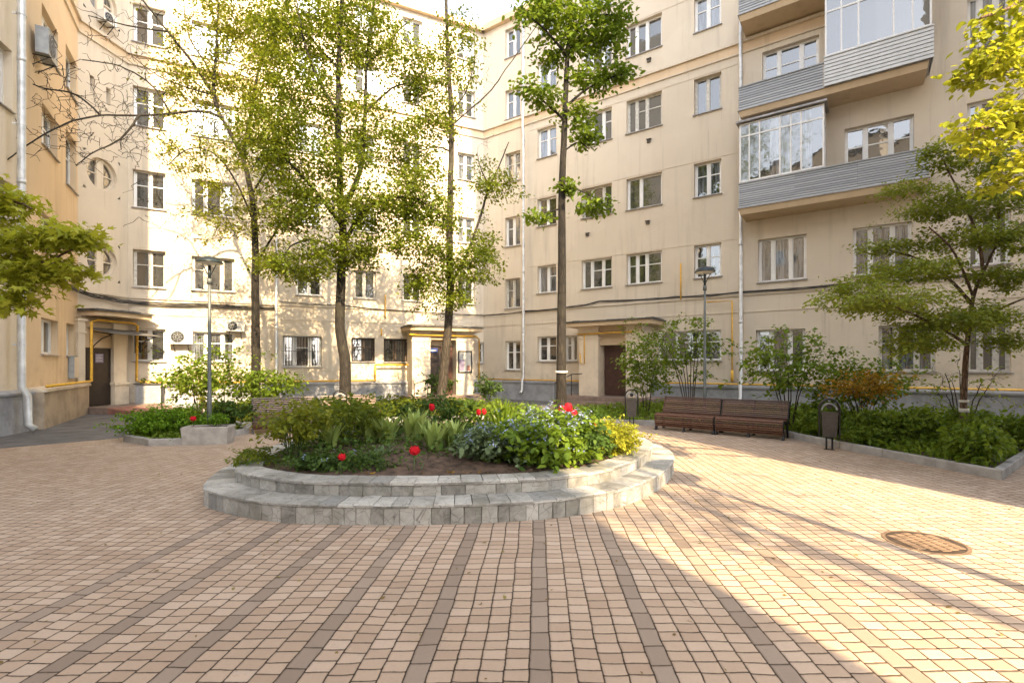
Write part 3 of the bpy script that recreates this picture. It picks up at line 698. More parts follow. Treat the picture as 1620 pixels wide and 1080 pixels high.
b = MB(); q = [WF.at(-.1, .02, 1.303), WF.at(.88, .02, 1.303), WF.at(.88, .02, 3.2), WF.at(-.1, .02, 3.2)]
b.add([WF.at(-.1, .215, 1.303), WF.at(.88, .215, 1.303), WF.at(.88, .01, 3.3), WF.at(-.1, .01, 3.3), WF.at(-.1, 0, 1.303), WF.at(.88, 0, 1.303)], [(3, 2, 1, 0), (1, 2, 5), (0, 4, 3), (0, 1, 5, 4)]); b.build('ramp', M['ramp'], lp)

# ------------------------------------------------------------------ things on the building
def drainpipe(W, px, label, z0=.35, z1=ROOF, o=.16, r=.065):
    u = W.u(px, o); t = thing('drainpipe', W.at(u, 0, o), label, 'drainpipe', 'drainpipes on the facades')
    pts = [W.at(u, z1, o), W.at(u, 14.2, o), W.at(u, 13.9, o+.06), W.at(u, 13.2, o+.06), W.at(u, 12.9, o), W.at(u, 1.15, o), W.at(u, .95, o+.1), W.at(u, z0+.12, o+.12), W.at(u, z0, o+.26)]
    b = MB(); b.tube(pts, r, 12); b.build('pipe', M['zinc'], t, True)
    for z in (2.2, 4.9, 7.6, 10.3, 12.6, 15.5, 18):
        b = MB(); b.tube([W.at(u, z-.02, o), W.at(u, z+.02, o)], r+.014, 12); b.obox(W, u-.012, u+.012, z-.02, z+.02, 0, o-r); b.build('bracket', M['zinc'], t)
    for z in (3.3, 6.2, 9.2): 
        b = MB(); b.tube([W.at(u, z-.06, o), W.at(u, z+.06, o)], r+.006, 12); b.build('joint', M['zinc'], t, True)
drainpipe(WR, 828, 'white drainpipe beside the inner corner, left of the slender straight tree')
drainpipe(WR, 1172, 'white drainpipe running down beside the left edge of the grey balconies')
drainpipe(WC, 437, 'pale drainpipe on the sunlit wall, between the two dark leafy tree trunks')
drainpipe(WL, 34, 'broad white drainpipe at the far left edge with an open spout at its foot', z0=.1, r=.085)

def gas(W, pts, r, o, b):
    b.tube([W.at(u, z, o) for u, z in pts], r, 8)
g1 = MB(); gas(WR, [(.3, .98), (WR.L-1, .98)], .035, .24, g1); tag(g1.build('gas_pipe', M['yellow'], None, True), 'yellow gas pipe running low along the right facade above the grey plinth', 'gas pipe', 'yellow gas pipes')
g1 = MB(); u1_ = WC.u(592)
gas(WC, [(1.7, .98), (u1_, .98)], .04, .26, g1); gas(WC, [(u1_, .94), (u1_, 1.72)], .04, .262, g1); gas(WC, [(u1_-.03, 1.7), (WC.u(646), 1.7)], .04, .26, g1); gas(WC, [(WC.u(646), 1.66), (WC.u(646), 3.1)], .04, .262, g1)
gas(WC, [(WC.u(648, 1.08), 3.1), (WC.u(752, 1.08), 3.1)], .045, 1.09, g1); g1.tube([WC.at(WC.u(646), 3.1, .26), WC.at(WC.u(648, 1.08), 3.1, 1.09)], .045, 8); g1.tube([WC.at(WC.u(752, 1.08), 3.1, 1.09), WC.at(WC.u(755), 3.0, .26), WC.at(WC.u(755), .98, .26), WC.at(WC.L-.35, .98, .26)], .04, 8)
tag(g1.build('gas_pipe', M['yellow'], None, True), 'yellow gas pipe stepping up along the sunlit wall and over the middle porch', 'gas pipe', 'yellow gas pipes')
g1 = MB(); g1.tube([WL.at(.1, 1.13, .4), WL.at(WL.L-.42, 1.13, .4), WF.at(.12, 1.13, .42), WF.at(.12, 3.2, .42), WF.at(.3, 3.28, .46), WF.at(1.75, 3.28, .46), WF.at(1.93, 3.2, .42), WF.at(1.93, 1.1, .38), WC.at(.45, 1.05, .3), WC.at(1.7, .98, .26)], .043, 10)
tag(g1.build('gas_pipe', M['yellow'], None, True), 'thick yellow gas pipe looping up and over the dark door of the left porch', 'gas pipe', 'yellow gas pipes')
g1 = MB(); u = WR.u(1160); g1.tube([WR.at(u, 1.05, .2), WR.at(u, 4.1, .2), WR.at(WR.u(1118), 4.12, .2)], .03, 8); g1.tube([WR.at(u, 1.05, .2), WR.at(u, 1.5, .2)], .05, 8)
tag(g1.build('gas_pipe', M['yellow'], None, True), 'thin upright yellow gas pipe with a bent top, next to the drainpipe behind the benches', 'gas pipe', 'yellow gas pipes')
g1 = MB(); u = WR.u(1078); g1.tube([WR.at(u, 4.3, .08), WR.at(u, 5.75, .08)], .03, 8)
tag(g1.build('gas_pipe', M['yellow'], None, True), 'short vertical yellow gas pipe high on the right facade, between two second floor windows', 'gas pipe', 'yellow gas pipes')
g1 = MB(); u = WC.u(609); g1.tube([WC.at(u, 3.9, .08), WC.at(u, 5.0, .08)], .03, 8); g1.tube([WC.at(WC.u(603), 3.05, .08), WC.at(WC.u(603), 3.4, .08)], .03, 8)
tag(g1.build('gas_pipe', M['yellow'], None, True), 'short vertical yellow gas pipe on the centre wall above the barred dark windows', 'gas pipe', 'yellow gas pipes')
g1 = MB(); O = 1.24; g1.tube([WR.at(WR.u(914, O), 3.0, O+.03), WR.at(WR.u(1000, O), 3.02, O+.03)], .03, 8); g1.tube([WR.at(WR.u(925, O), 3.0, O+.03), WR.at(WR.u(925, O), 1.75, O+.03), WR.at(WR.u(919, O), 1.8, O+.03), WR.at(WR.u(918, O), 2.2, O+.03)], .022, 8)
tag(g1.build('gas_pipe', M['yellow'], None, True), 'thin yellow gas pipe crossing the right porch and hooking down its white pillar', 'gas pipe', 'yellow gas pipes')

# cables
def cable(name, pts, label, r=.022, strands=3):
    b = MB()
    for s in range(strands):
        q = []; off = (s-1)*r*1.5
        for i in range(len(pts)-1):
            for k in range(7):
                t = k/7; p = Vector(pts[i]).lerp(Vector(pts[i+1]), t); q.append(p+Vector((0, 0, off-.035*math.sin(PI*t)+random.uniform(-.012, .012))))
        q.append(Vector(pts[-1])+Vector((0, 0, off)))
        b.tube(q, r*random.uniform(.6, 1), 5)
    tag(b.build('cable', M['cable'], None, True), label, 'cable', 'cables strung along the facades')
cable('c', [WL.at(.3, 4.35, .1), WL.at(2.6, 4.3, .1), WL.at(WL.L-.15, 4.22, .12), WF.at(.9, 4.15, .1), WC.at(.2, 4.1, .1), WC.at(2.5, 4.12, .08), WC.at(WC.u(437), 4.15, .1)], 'thick bundle of dark cables sagging round the left corner above the porch', .024, 4)
cable('c', [WC.at(WC.u(442), 4.45, .07), WC.at(WC.u(540), 4.42, .07), WC.at(WC.u(650), 4.3, .07), WC.at(WC.L-.1, 4.25, .08), WR.at(.2, 4.25, .08), WR.at(WR.u(828), 4.3, .1)], 'dark cables strung along the centre wall above the middle porch', .014, 2)
cable('c', [WR.at(WR.u(832), 4.3, .07), WR.at(WR.u(905), 4.35, .07), WR.at(WR.u(950), 4.5, .07), WR.at(WR.u(1070), 4.42, .07), WR.at(WR.u(1170), 4.42, .1), WR.at(WR.u(1354), 4.42, .08), WR.at(WR.u(1600), 4.42, .08)], 'dark cables strung along the right facade below the second floor windows', .016, 3)

# air conditioners
def ac(W, px, py, label, w_=.8, h=.55, o0=.08, grey=False):
    u, z = W.u(px, .3), W.z(px, py, .3)
    t = thing('air_conditioner', W.at(u, z-h/2, o0), label, 'air conditioner', 'air conditioners on the walls')
    b = MB(); b.obox(W, u-w_/2, u+w_/2, z-h/2, z+h/2, o0, o0+.28); b.obox(W, u-w_/2-.008, u+w_/2+.008, z+h/2-.03, z+h/2+.006, o0-.005, o0+.29); b.build('casing', M['acgrey'] if grey else M['ac'], t)
    cu = u-w_*.13; b = MB(); N = 24; r = h*.42
    b.quad(*[W.at(cu+r*math.cos(2*PI*k/N), z+r*math.sin(2*PI*k/N), o0+.283) for k in range(N)]); b.build('fan_opening', M['acdark'], t)
    b = MB()
    for rr in (.3, .6, .95): b.tube([W.at(cu+r*rr*math.cos(2*PI*k/N), z+r*rr*math.sin(2*PI*k/N), o0+.295) for k in range(N+1)], .006, 4)
    for k in range(8): a = 2*PI*k/8; b.tube([W.at(cu+.04*math.cos(a), z+.04*math.sin(a), o0+.292), W.at(cu+r*math.cos(a), z+r*math.sin(a), o0+.292)], .006, 4)
    b.build('fan_grille', M['acgrey'], t)
    for s in (-.3, .3):
        b = MB(); b.tube([W.at(u+w_*s, z-h/2-.02, .01), W.at(u+w_*s, z-h/2-.02, o0+.3)], .015, 5); b.tube([W.at(u+w_*s, z-h/2-.3, .01), W.at(u+w_*s, z-h/2-.02, o0+.25)], .015, 5); b.build('bracket', M['iron'], t)
ac(WC, 286, 533, 'white air conditioner with dark round fan between the ground floor windows beside the left porch')
ac(WC, 372, 516, 'small sunlit air conditioner hanging above a ground floor window behind the left tree', .7, .42)
ac(WL, 78, 76, 'grey air conditioner under an upper window on the left wall', .75, .7, .1, True)
ac(WF, 174, 30, 'white air conditioner tucked into the lower edge of the highest round window', .5, .38, .05)

# notice board, sign, flyer, utility box
u0, u1 = WC.u(726, 1.05), WC.u(746, 1.05)
nb_ = thing('notice_board', WC.at((u0+u1)/2, 1.5, 1.03), 'black framed notice board with pinned papers on the middle porch pillar', 'notice board')
b = MB(); b.obox(WC, u0, u1, 1.35, 2.35, 1.002, 1.03); b.build('backboard', M['paper'], nb_)
b = MB()
for q in ((u0-.03, u0+.02, 1.32, 2.38), (u1-.02, u1+.03, 1.32, 2.38), (u0+.02, u1-.02, 1.32, 1.37), (u0+.02, u1-.02, 2.33, 2.38)): b.obox(WC, *q, 1.001, 1.06)
b.build('frame', M['iron'], nb_)
for (a, e, z0, z1, m) in ((.05, .45, 1.4, 1.95, 'paperc'), (.5, .92, 1.7, 2.25, 'paper'), (.62, .92, 1.42, 1.66, 'paperr'), (.1, .4, 2.0, 2.28, 'acgrey')):
    b = MB(); b.obox(WC, u0+(u1-u0)*a, u0+(u1-u0)*e, z0, z1, 1.032, 1.036); b.build('notice', M[m], nb_)
ub = WC.u(681, 1.0)
b = MB(); b.obox(WC, ub+.05, ub+.5, 2.3, 2.5, .5, .52); sg = thing('sign', WC.at(ub+.25, 2.3, .5), 'small dark blue sign with white strokes above the dark door of the middle porch', 'sign'); b.build('plate', M['blue'], sg)
b = MB(); b.obox(WC, ub+.1, ub+.44, 2.37, 2.42, .521, .524); b.build('lettering', M['paper'], sg)
uq = WF.u(157, .2)
b = MB(); b.obox(WF, uq-.14, uq+.16, 1.78, 2.1, .192, .196); fl = tag(b.build('flyer', M['paperc']), 'pale purple paper flyer stuck on the dark brown door of the left porch', 'flyer')
b = MB()
for i in range(5): b.obox(WF, uq-.11, uq+.13-.05*(i % 2), 1.83+i*.052, 1.85+i*.052, .197, .199)
b.build('printed_line', M['paper'], fl)
ub_ = thing('utility_box', WC.at(.7, 0, .4), 'grey metal utility box with a dark lid beside the steps of the left porch', 'utility box')
b = MB(); b.obox(WC, .35, 1.15, .05, .95, .2, .62); b.build('cabinet', M['plinth'], ub_)
b = MB(); b.obox(WC, .3, 1.2, .95, 1.0, .18, .68); b.build('lid', M['roofedge'], ub_)
b = MB(); b.obox(WC, .45, .75, .15, .85, .62, .632); b.obox(WC, .8, 1.05, .15, .85, .62, .632); b.build('panel', M['acgrey'], ub_)
# grey meter cabinet on the left wall by the porch
mc = thing('meter_cabinet', WL.at(WL.u(111), 1.2, .05), 'narrow grey meter cabinet under a slim window beside the left porch', 'cabinet')
uu = WL.u(111); b = MB(); b.obox(WL, uu-.28, uu+.25, 1.25, 2.0, .01, .16); b.build('box', M['acgrey'], mc); b = MB(); b.obox(WL, uu-.24, uu+.21, 1.29, 1.96, .161, .172); b.build('cover', M['pale'], mc)

# handrails
def handrail(pts, posts, label, r=.02):
    t = thing('handrail', posts[0][:3], label, 'handrail', 'entrance handrails')
    b = MB(); b.tube(pts, r, 7); b.build('rail', M['iron'], t, True)
    for p in posts:
        b = MB(); b.tube([(p[0], p[1], p[2]), (p[0], p[1], p[3])], r*.9, 7); b.build('post', M['iron'], t, True)
ua = WR.u(916, 1.2)
pa, pb_, pc = WR.at(ua-.6, 0, 2.2), WR.at(ua-.1, 0, 1.7), WR.at(ua+.35, 0, 1.6)
handrail([(pa.x, pa.y, .95), (pb_.x, pb_.y, 1.3), (pc.x, pc.y, 1.34)], [(pa.x, pa.y, .1, .95), (pb_.x, pb_.y, .38, 1.3)], 'black handrail sloping beside the steps of the right porch')
ua = WC.u(652, 1.0)
pa, pb_, pc = WC.at(ua-.1, 0, 1.8), WC.at(ua+.6, 0, 1.45), WC.at(ua+1.0, 0, 1.3)
handrail([(pa.x, pa.y, .85), (pb_.x, pb_.y, 1.0), (pc.x, pc.y, 1.1)], [(pa.x, pa.y, .1, .85), (pb_.x, pb_.y, .1, 1.0), (pc.x, pc.y, .1, 1.1)], 'black handrail rising toward the dark door of the middle porch')
pa, pb_, pc = WC.at(1.35, 0, 1.6), WC.at(2.4, 0, 1.9), WC.at(3.4, 0, 2.2)
handrail([(pa.x, pa.y, .9), (pb_.x, pb_.y, .9), (pc.x, pc.y, .85)], [(pa.x, pa.y, 0, .9), (pb_.x, pb_.y, 0, .9), (pc.x, pc.y, 0, .85)], 'low dark handrail behind the shrubs right of the left porch steps')

# ------------------------------------------------------------------ the round planter
outl = [(-3.8, 6.14), (-3.5, 5.84), (-3.07, 5.575), (-2.44, 5.34), (-1.6, 5.27), (-.81, 5.28), (.256, 5.44), (.93, 5.72), (1.51, 6.14), (2.1, 6.93), (2.6, 8.0), (2.72, 9.0), (2.35, 10.3), (1.2, 11.3), (-.6, 11.7), (-2.4, 11.3), (-3.6, 10.2), (-4.2, 8.7), (-4.15, 7.2)]
outer = ccw(catmull(outl, 10))
pl = thing('raised_flowerbed', (-.7, 8.4, 0), 'two tier rounded flowerbed of cracked grey stone in the middle of the courtyard paving', 'flowerbed')
def arc(poly, step, jit):
    """resample a closed polyline at uneven stone widths"""
    pts = [Vector(p) for p in poly]+[Vector(poly[0])]; cum = [0]
    for i in range(len(pts)-1): cum.append(cum[-1]+(pts[i+1]-pts[i]).length)
    T = cum[-1]; s = 0; out = []
    def at(s_):
        s_ = s_ % T
        for i in range(len(cum)-1):
            if cum[i+1] >= s_: t = (s_-cum[i])/max(1e-9, cum[i+1]-cum[i]); return pts[i].lerp(pts[i+1], t)
    while s < T-step*.5:
        e = min(T, s+step*random.uniform(1-jit, 1+jit))
        if T-e < step*.5: e = T
        out.append((at(s+.0015), at((s+e)/2), at(e-.0015))); s = e
    return out
def facing(poly, z0, z1, step, b, thick=.05, jit=.3):
    for a, m, c in arc(poly, step, jit):
        n = Vector((c.y-a.y, a.x-c.x)).normalized(); j = random.uniform(-.004, .006); ch = .008
        A, B_ = a+n*j, c+n*j; A2, B2 = a-n*thick, c-n*thick; t = (c-a).normalized()*ch
        lo = [(A.x, A.y, z0), (B_.x, B_.y, z0), (B2.x, B2.y, z0), (A2.x, A2.y, z0)]
        # chamfered front
        vs = []
        for z in (z0, z1-ch): 
            vs += [(A.x+t.x-0, A.y+t.y, z), (B_.x-t.x, B_.y-t.y, z), (c.x-n.x*ch, c.y-n.y*ch, z), (B2.x, B2.y, z), (A2.x, A2.y, z), (a.x-n.x*ch, a.y-n.y*ch, z)]
        vs += [(p[0]-n.x*ch, p[1]-n.y*ch, z1) if i in (0, 1) else (p[0], p[1], z1) for i, p in enumerate(vs[6:12])]
        f = []
        for q in (0, 6): f += [(q+i, q+(i+1) % 6, q+6+(i+1) % 6, q+6+i) for i in range(6)]
        b.add(vs, f+[tuple(range(12, 18)), tuple(reversed(range(6)))])
def coping(poly, inner_d, z0, z1, step, b, over=.012, jit=.25):
    for a, m, c in arc(poly, step, jit):
        n = Vector((c.y-a.y, a.x-c.x)).normalized(); zz = z1+random.uniform(-.004, .004); ch = .014
        a1, c1 = a+n*over, c+n*over; d = inner_d
        ni = n
        a2, c2 = a-ni*d, c-ni*d
        # narrow the back edge a little on the inside of the curve
        k = (c2-a2)*.018; a2, c2 = a2+k, c2-k
        b.hexa([(a1.x, a1.y, z0), (c1.x, c1.y, z0), (c2.x, c2.y, z0), (a2.x, a2.y, z0), (a1.x, a1.y, zz-ch), (c1.x, c1.y, zz-ch), (c2.x, c2.y, zz-ch), (a2.x, a2.y, zz-ch)])
        t = (c-a).normalized()*.005
        a3, c3, c4, a4 = a1-n*ch+t, c1-n*ch-t, c2-t, a2+t
        b.hexa([(a1.x, a1.y, zz-ch), (c1.x, c1.y, zz-ch), (c2.x, c2.y, zz-ch), (a2.x, a2.y, zz-ch), (a3.x, a3.y, zz), (c3.x, c3.y, zz), (c4.x, c4.y, zz), (a4.x, a4.y, zz)])
Z1, Z2 = .225, .385
inner = offset_poly(outer, .34); inner2 = offset_poly(outer, .62)
mb = MB(); n = len(outer); core = offset_poly(outer, .02); core2 = offset_poly(outer, .36)
mb.prism(core, .0, Z1-.045); mb.prism(core2, Z1-.05, Z2-.05); mb.build('core', M['mortar'], pl)
b = MB(); facing(outer, 0, Z1-.038, .16, b); b.build('lower_facing', M['stone'], pl)
b = MB(); coping(outer, .345, Z1-.036, Z1, .22, b); b.build('lower_coping', M['stone'], pl)
b = MB(); facing(inner, Z1+.001, Z2-.042, .27, b); b.build('upper_facing', M['stone'], pl)
b = MB(); coping(inner, .30, Z2-.04, Z2, .24, b); b.build('upper_coping', M['stone'], pl)
soil_poly = offset_poly(outer, .6)
# soil as a gently mounded surface
b = MB(); rings = []; cen = Vector((-.7, 8.4))
for k in range(9):
    t = k/8; rings.append([(cen.x+(p[0]-cen.x)*(1-t*.98), cen.y+(p[1]-cen.y)*(1-t*.98), Z2-.03+.16*math.sin(t*PI/2)+random.uniform(-.012, .012)) for p in soil_poly])
for k in range(8):
    m_ = len(soil_poly)
    base = len(b.v); b.v += rings[k]+rings[k+1]
    b.f += [(base+i, base+(i+1) % m_, base+m_+(i+1) % m_, base+m_+i) for i in range(m_)]
b.build('bed_soil', M['soil'], pl, True)
SZ = Z2-.02

# ------------------------------------------------------------------ plants: growth and leaves
def leaf_mesh(name, pts, size, mat, parent, up=.7, aspect=.62, jit=.35, shape='kite', dirs=None, out=None):
    pts = np.asarray(pts, float); n = len(pts)
    nr = RNG.normal(size=(n, 3)); nr[:, 2] = np.abs(nr[:, 2])*.6+up*1.6; nr /= np.linalg.norm(nr, axis=1)[:, None]
    t = RNG.normal(size=(n, 3)) if dirs is None else np.asarray(dirs)+RNG.normal(size=(n, 3))*.35
    t -= (t*nr).sum(1)[:, None]*nr; t /= np.linalg.norm(t, axis=1)[:, None]+1e-9
    t[:, 2] -= .15
    s = np.cross(nr, t)
    L = (size*(1+RNG.uniform(-jit, jit, n)))[:, None]; W_ = L*aspect*.5
    if shape == 'kite':
        V = np.stack([pts, pts+t*L*.42+s*W_+nr*L*.07, pts+t*L-nr*L*.10, pts+t*L*.42-s*W_+nr*L*.07], 1); k = 4
        Fi = np.array([[0, 1, 2], [0, 2, 3]])
    elif shape == 'oval':
        V = np.stack([pts, pts+t*L*.22+s*W_*.85+nr*L*.05, pts+t*L*.62+s*W_*.9+nr*L*.05, pts+t*L-nr*L*.12, pts+t*L*.62-s*W_*.9+nr*L*.05, pts+t*L*.22-s*W_*.85+nr*L*.05], 1); k = 6
        Fi = np.array([[0, 1, 2, 3], [0, 3, 4, 5]])
    elif shape == 'lobed':   # five pointed lobes
        ang = np.radians([-100, -72, -48, -24, 0, 24, 48, 72, 100]); rad = np.array([.55, .36, .85, .45, 1, .45, .85, .36, .55])
        V = np.stack([pts]+[pts+(t*math.cos(a)+s*math.sin(a))*L*r_+nr*L*(-.1 if r_ > .6 else .03) for a, r_ in zip(ang, rad)], 1); k = 10
        Fi = np.array([[0, i, i+1] for i in range(1, 9)])
    V = V.reshape(-1, 3)
    off = np.zeros(3); p = parent
    while p is not None: off += np.array(p.location); p = p.parent
    V = V-off
    m_ = Fi.shape[1]; Fa = (Fi[None]+(np.arange(n)*k)[:, None, None]).reshape(-1, m_)
    me = bpy.data.meshes.new(name)
    me.vertices.add(len(V)); me.vertices.foreach_set('co', V.astype(np.float32).ravel())
    me.loops.add(Fa.size); me.loops.foreach_set('vertex_index', Fa.astype(np.int32).ravel())
    me.polygons.add(len(Fa)); me.polygons.foreach_set('loop_start', (np.arange(len(Fa))*m_).astype(np.int32))
    me.update(calc_edges=True); me.materials.append(mat)
    o = bpy.data.objects.new(name, me); C.objects.link(o)
    if parent is not None: o.parent = parent
    return o

class Plant:
    def __init__(s): s.b = MB(); s.nodes = []; s.leafp = []; s.leafd = []
    def limb(s, pts, r0, r1, n=8, keep=.0, wob=.0):
        pts = [Vector(p) for p in pts]; q = []
        for i in range(len(pts)-1):       # catmull
            p0, p1, p2, p3 = pts[max(i-1, 0)], pts[i], pts[i+1], pts[min(i+2, len(pts)-1)]
            for j in range(5):
                t = j/5; v = .5*((2*p1)+(p2-p0)*t+(2*p0-5*p1+4*p2-p3)*t*t+(3*p1-p0-3*p2+p3)*t**3)
                q.append(v+Vector([random.uniform(-wob, wob) for _ in range(3)]))
        q.append(pts[-1]); k = len(q)
        s.b.tube(q, [r0+(r1-r0)*(i/(k-1))**.8 for i in range(k)], n)
        for i, v in enumerate(q):
            if i/(k-1) >= keep: s.nodes.append((v.x, v.y, v.z))
        return q
    def grow(s, tips, r=.012, leaves=6, spread=.12, frac=.3, sides=3, curl=.12, minr=.003):
        tips = [np.array(t) for t in tips]
        N = np.array(s.nodes)
        order = sorted(range(len(tips)), key=lambda i: ((N-tips[i])**2).sum(1).min())
        for i in order:
            t = tips[i]; N = np.array(s.nodes) if True else N
            d2 = ((N-t)**2).sum(1)+np.maximum(0, N[:, 2]-t[2])**2*.8
            a = N[d2.argmin()]; L = np.linalg.norm(t-a)
            if L < .02: continue
            pts = [a]
            nseg = 4 if L > .5 else 3
            for k in range(1, nseg):
                q = a+(t-a)*k/nseg+RNG.normal(size=3)*L*curl*.5; q[2] += L*.08*math.sin(PI*k/nseg); pts.append(q)
            pts.append(t)
            rr = min(r, r*(.35+L*.5))
            s.b.tube(pts, [rr+(minr-rr)*k/nseg for k in range(nseg+1)], sides, False)
            for q in pts[1:]: s.nodes.append(tuple(q))
            dv = (t-a)/L
            for k in range(leaves):
                f = frac+(1-frac)*random.random(); j = min(int(f*nseg), nseg-1); ff = f*nseg-j
                q = pts[j]+(pts[j+1]-pts[j])*ff+RNG.normal(size=3)*spread*np.array([1, 1, .55])
                s.leafp.append(q); s.leafd.append(dv+RNG.normal(size=3)*.5)
def ell(n, c, r, hollow=.3, rag=.24):
    v = RNG.normal(size=(n, 3)); v /= np.linalg.norm(v, axis=1)[:, None]; q = RNG.uniform(hollow**3, 1, n)**(1/3)
    return np.array(c)+v*(q*np.exp(RNG.normal(0, rag, n)))[:, None]*np.array(r)

def tree(base, label, group, D, trunk, r, limbs, clumps, lf, size, bark, leaves=9, shape='oval', bare=(), twig=.014, spread=.13, up=.6, name='tree', keep=.35, wob=.01, minr=.003):
    """trunk and limbs: (photo x, photo y, metres behind depth D); clumps: x, y, half width, half height, depth offset, twigs"""
    q3 = lambda p: P(p[0], p[1], D+(p[2] if len(p) > 2 else 0))
    t = thing(name, base, label, 'tree', group)
    g = Plant(); tp = [Vector(base)]+[q3(p) for p in trunk]
    d0 = (tp[1]-tp[0]); 
    g.limb([tp[0]-Vector((0, 0, .1)), tp[0]+d0*.12]+tp[1:], r, r*.2, 12, keep, wob)
    # root flare
    g.b.tube([tp[0]-Vector((0, 0, .1)), tp[0]+d0.normalized()*.1, tp[0]+d0.normalized()*.35], [r*1.45, r*1.2, r*.98], 12, False)
    for l in limbs: g.limb([q3(p) for p in l[1:]], l[0], max(.012, l[0]*.25), 8, .25, wob)
    tips = []
    for (x, y, rx, ry, dz, n) in clumps:
        k = D/F; c = P(x, y, D+dz); tips += list(ell(n, c, (rx*k, max(rx*k*.85, .35), ry*k)))
    g.grow(tips, twig, leaves, spread, minr=minr)
    lp, ld = list(g.leafp), list(g.leafd)
    bt = []
    for (x, y, rx, ry, dz, n) in bare:
        k = D/F; bt += list(ell(n, P(x, y, D+dz), (rx*k, rx*k*.6, ry*k), .1))
    if bt: g.grow(bt, twig*.8, 0, 0, curl=.2, minr=minr)
    g.b.build('trunk', bark, t, True)
    leaf_mesh('crown', lp, size, lf, t, up=up, shape=shape, dirs=ld)
    return t

GT = 'trees of the courtyard'
tree((-8.5, 16.5, .1), 'dark forked tree with long bare branches reaching left over the left wall', GT, 16.5,
     [(405, 560), (404, 470), (404, 380), (398, 310), (384, 250), (361, 205), (350, 186)], .19,
     [(.05, (350, 186), (320, 176, -.3), (270, 180, -.9), (220, 183, -1.4), (160, 183, -2.2), (105, 195, -3), (50, 225, -3.8), (0, 262, -4.4)),
      (.07, (352, 190), (338, 150), (342, 90), (345, 20), (342, -60)), (.08, (384, 250), (397, 180, .5), (410, 110, .8), (440, 40, 1), (470, -40, 1.2)),
      (.06, (338, 150), (305, 100, -.5), (265, 50, -1), (225, 0, -1.4), (190, -40, -1.6)), (.05, (345, 170), (330, 110, .6), (300, 60, 1), (290, 0, 1.2)),
      (.035, (404, 360), (375, 290, -.5), (340, 245, -1), (300, 235, -1.4), (265, 262, -1.7)), (.05, (404, 420), (440, 360), (470, 320)),
      (.035, (270, 180, -.9), (240, 135, -1), (190, 105, -1.4), (130, 95, -1.8)), (.035, (220, 183, -1.4), (190, 220, -1.8), (150, 240, -2), (120, 262, -2.3)), (.03, (160, 183, -2.2), (120, 150, -2.6), (70, 140, -3), (20, 120, -3.3)),
      (.04, (398, 310), (430, 250, -.6), (455, 180, -1), (470, 110, -1.2)), (.03, (265, 50, -1), (200, 40, -1.5), (140, 25, -1.7)), (.03, (338, 150), (300, 140), (250, 120, .5), (210, 90, .6))],
     [(300, 130, 60, 60, 0, 60), (375, 110, 60, 70, .3, 100), (420, 60, 55, 60, .8, 100), (330, 250, 60, 60, -.6, 50), (420, 200, 50, 70, .3, 100), (350, 340, 60, 50, -.5, 40), (440, 320, 45, 55, 0, 50), (330, 30, 70, 40, .2, 40), (450, 420, 40, 40, 0, 36), (390, 20, 60, 50, .4, 50)],
     M['lf_young'], .085, M['bark'], 36, bare=[(180, 190, 120, 60, -1.6, 260), (110, 190, 110, 60, -2.8, 220), (230, 90, 90, 70, -1, 170), (260, 240, 80, 60, -1, 110), (270, 320, 60, 60, -1, 36), (60, 130, 70, 60, -3, 40), (340, 40, 80, 60, 0, 50)], twig=.022, spread=.17, minr=.005)
tree((-5.2, 15.5, .1), 'tall leafy tree with dense green crown and dark trunk left of the middle porch', GT, 15.5,
     [(546, 575), (538, 520), (540, 430), (543, 380), (538, 300), (535, 200), (536, 100), (541, 0), (545, -110)], .22,
     [(.10, (541, 330), (570, 270, .5), (577, 190, .8), (580, 100, .9), (592, 0, 1), (600, -90, 1)), (.07, (540, 355), (505, 310, -.6), (470, 270, -1), (430, 235, -1.3), (400, 265, -1.5)),
      (.08, (541, 390), (575, 335, -.5), (620, 312, -.8), (670, 320, -1), (705, 350, -1)), (.05, (577, 180, .8), (620, 140, .6), (660, 130, .4)), (.05, (580, 105, .9), (620, 60, 1.2), (650, 30, 1.4)),
      (.06, (535, 180), (500, 120, -.4), (480, 60, -.8), (465, -20, -1)), (.05, (536, 110), (500, 70, .5), (470, 30, .9)), (.05, (543, 400), (500, 380, -.8), (460, 390, -1.2), (440, 430, -1.2))],
     [(480, 150, 60, 60, -.6, 100), (580, 50, 70, 60, .8, 130), (650, 110, 50, 55, .6, 90), (515, 50, 70, 65, -.2, 150), (600, 330, 80, 34, -.8, 150), (550, 395, 65, 26, -.6, 100), (500, 250, 80, 50, -.8, 160), (640, 230, 55, 55, .4, 120), (570, 200, 60, 60, .8, 110), (545, -60, 110, 50, 0, 90), (470, 330, 50, 40, -1, 90), (660, 300, 40, 40, -.8, 70), (490, 420, 45, 25, -1, 50), (450, 70, 50, 70, -.6, 90), (645, 385, 40, 20, -1, 40), (440, 200, 45, 45, -1, 60), (420, 250, 40, 22, -1.2, 30), (690, 345, 26, 16, -1, 18), (690, 190, 30, 20, .4, 20), (430, 420, 26, 16, -1.2, 14)],
     M['lf_mid'], .09, M['bark'], 29, twig=.02, spread=.2)
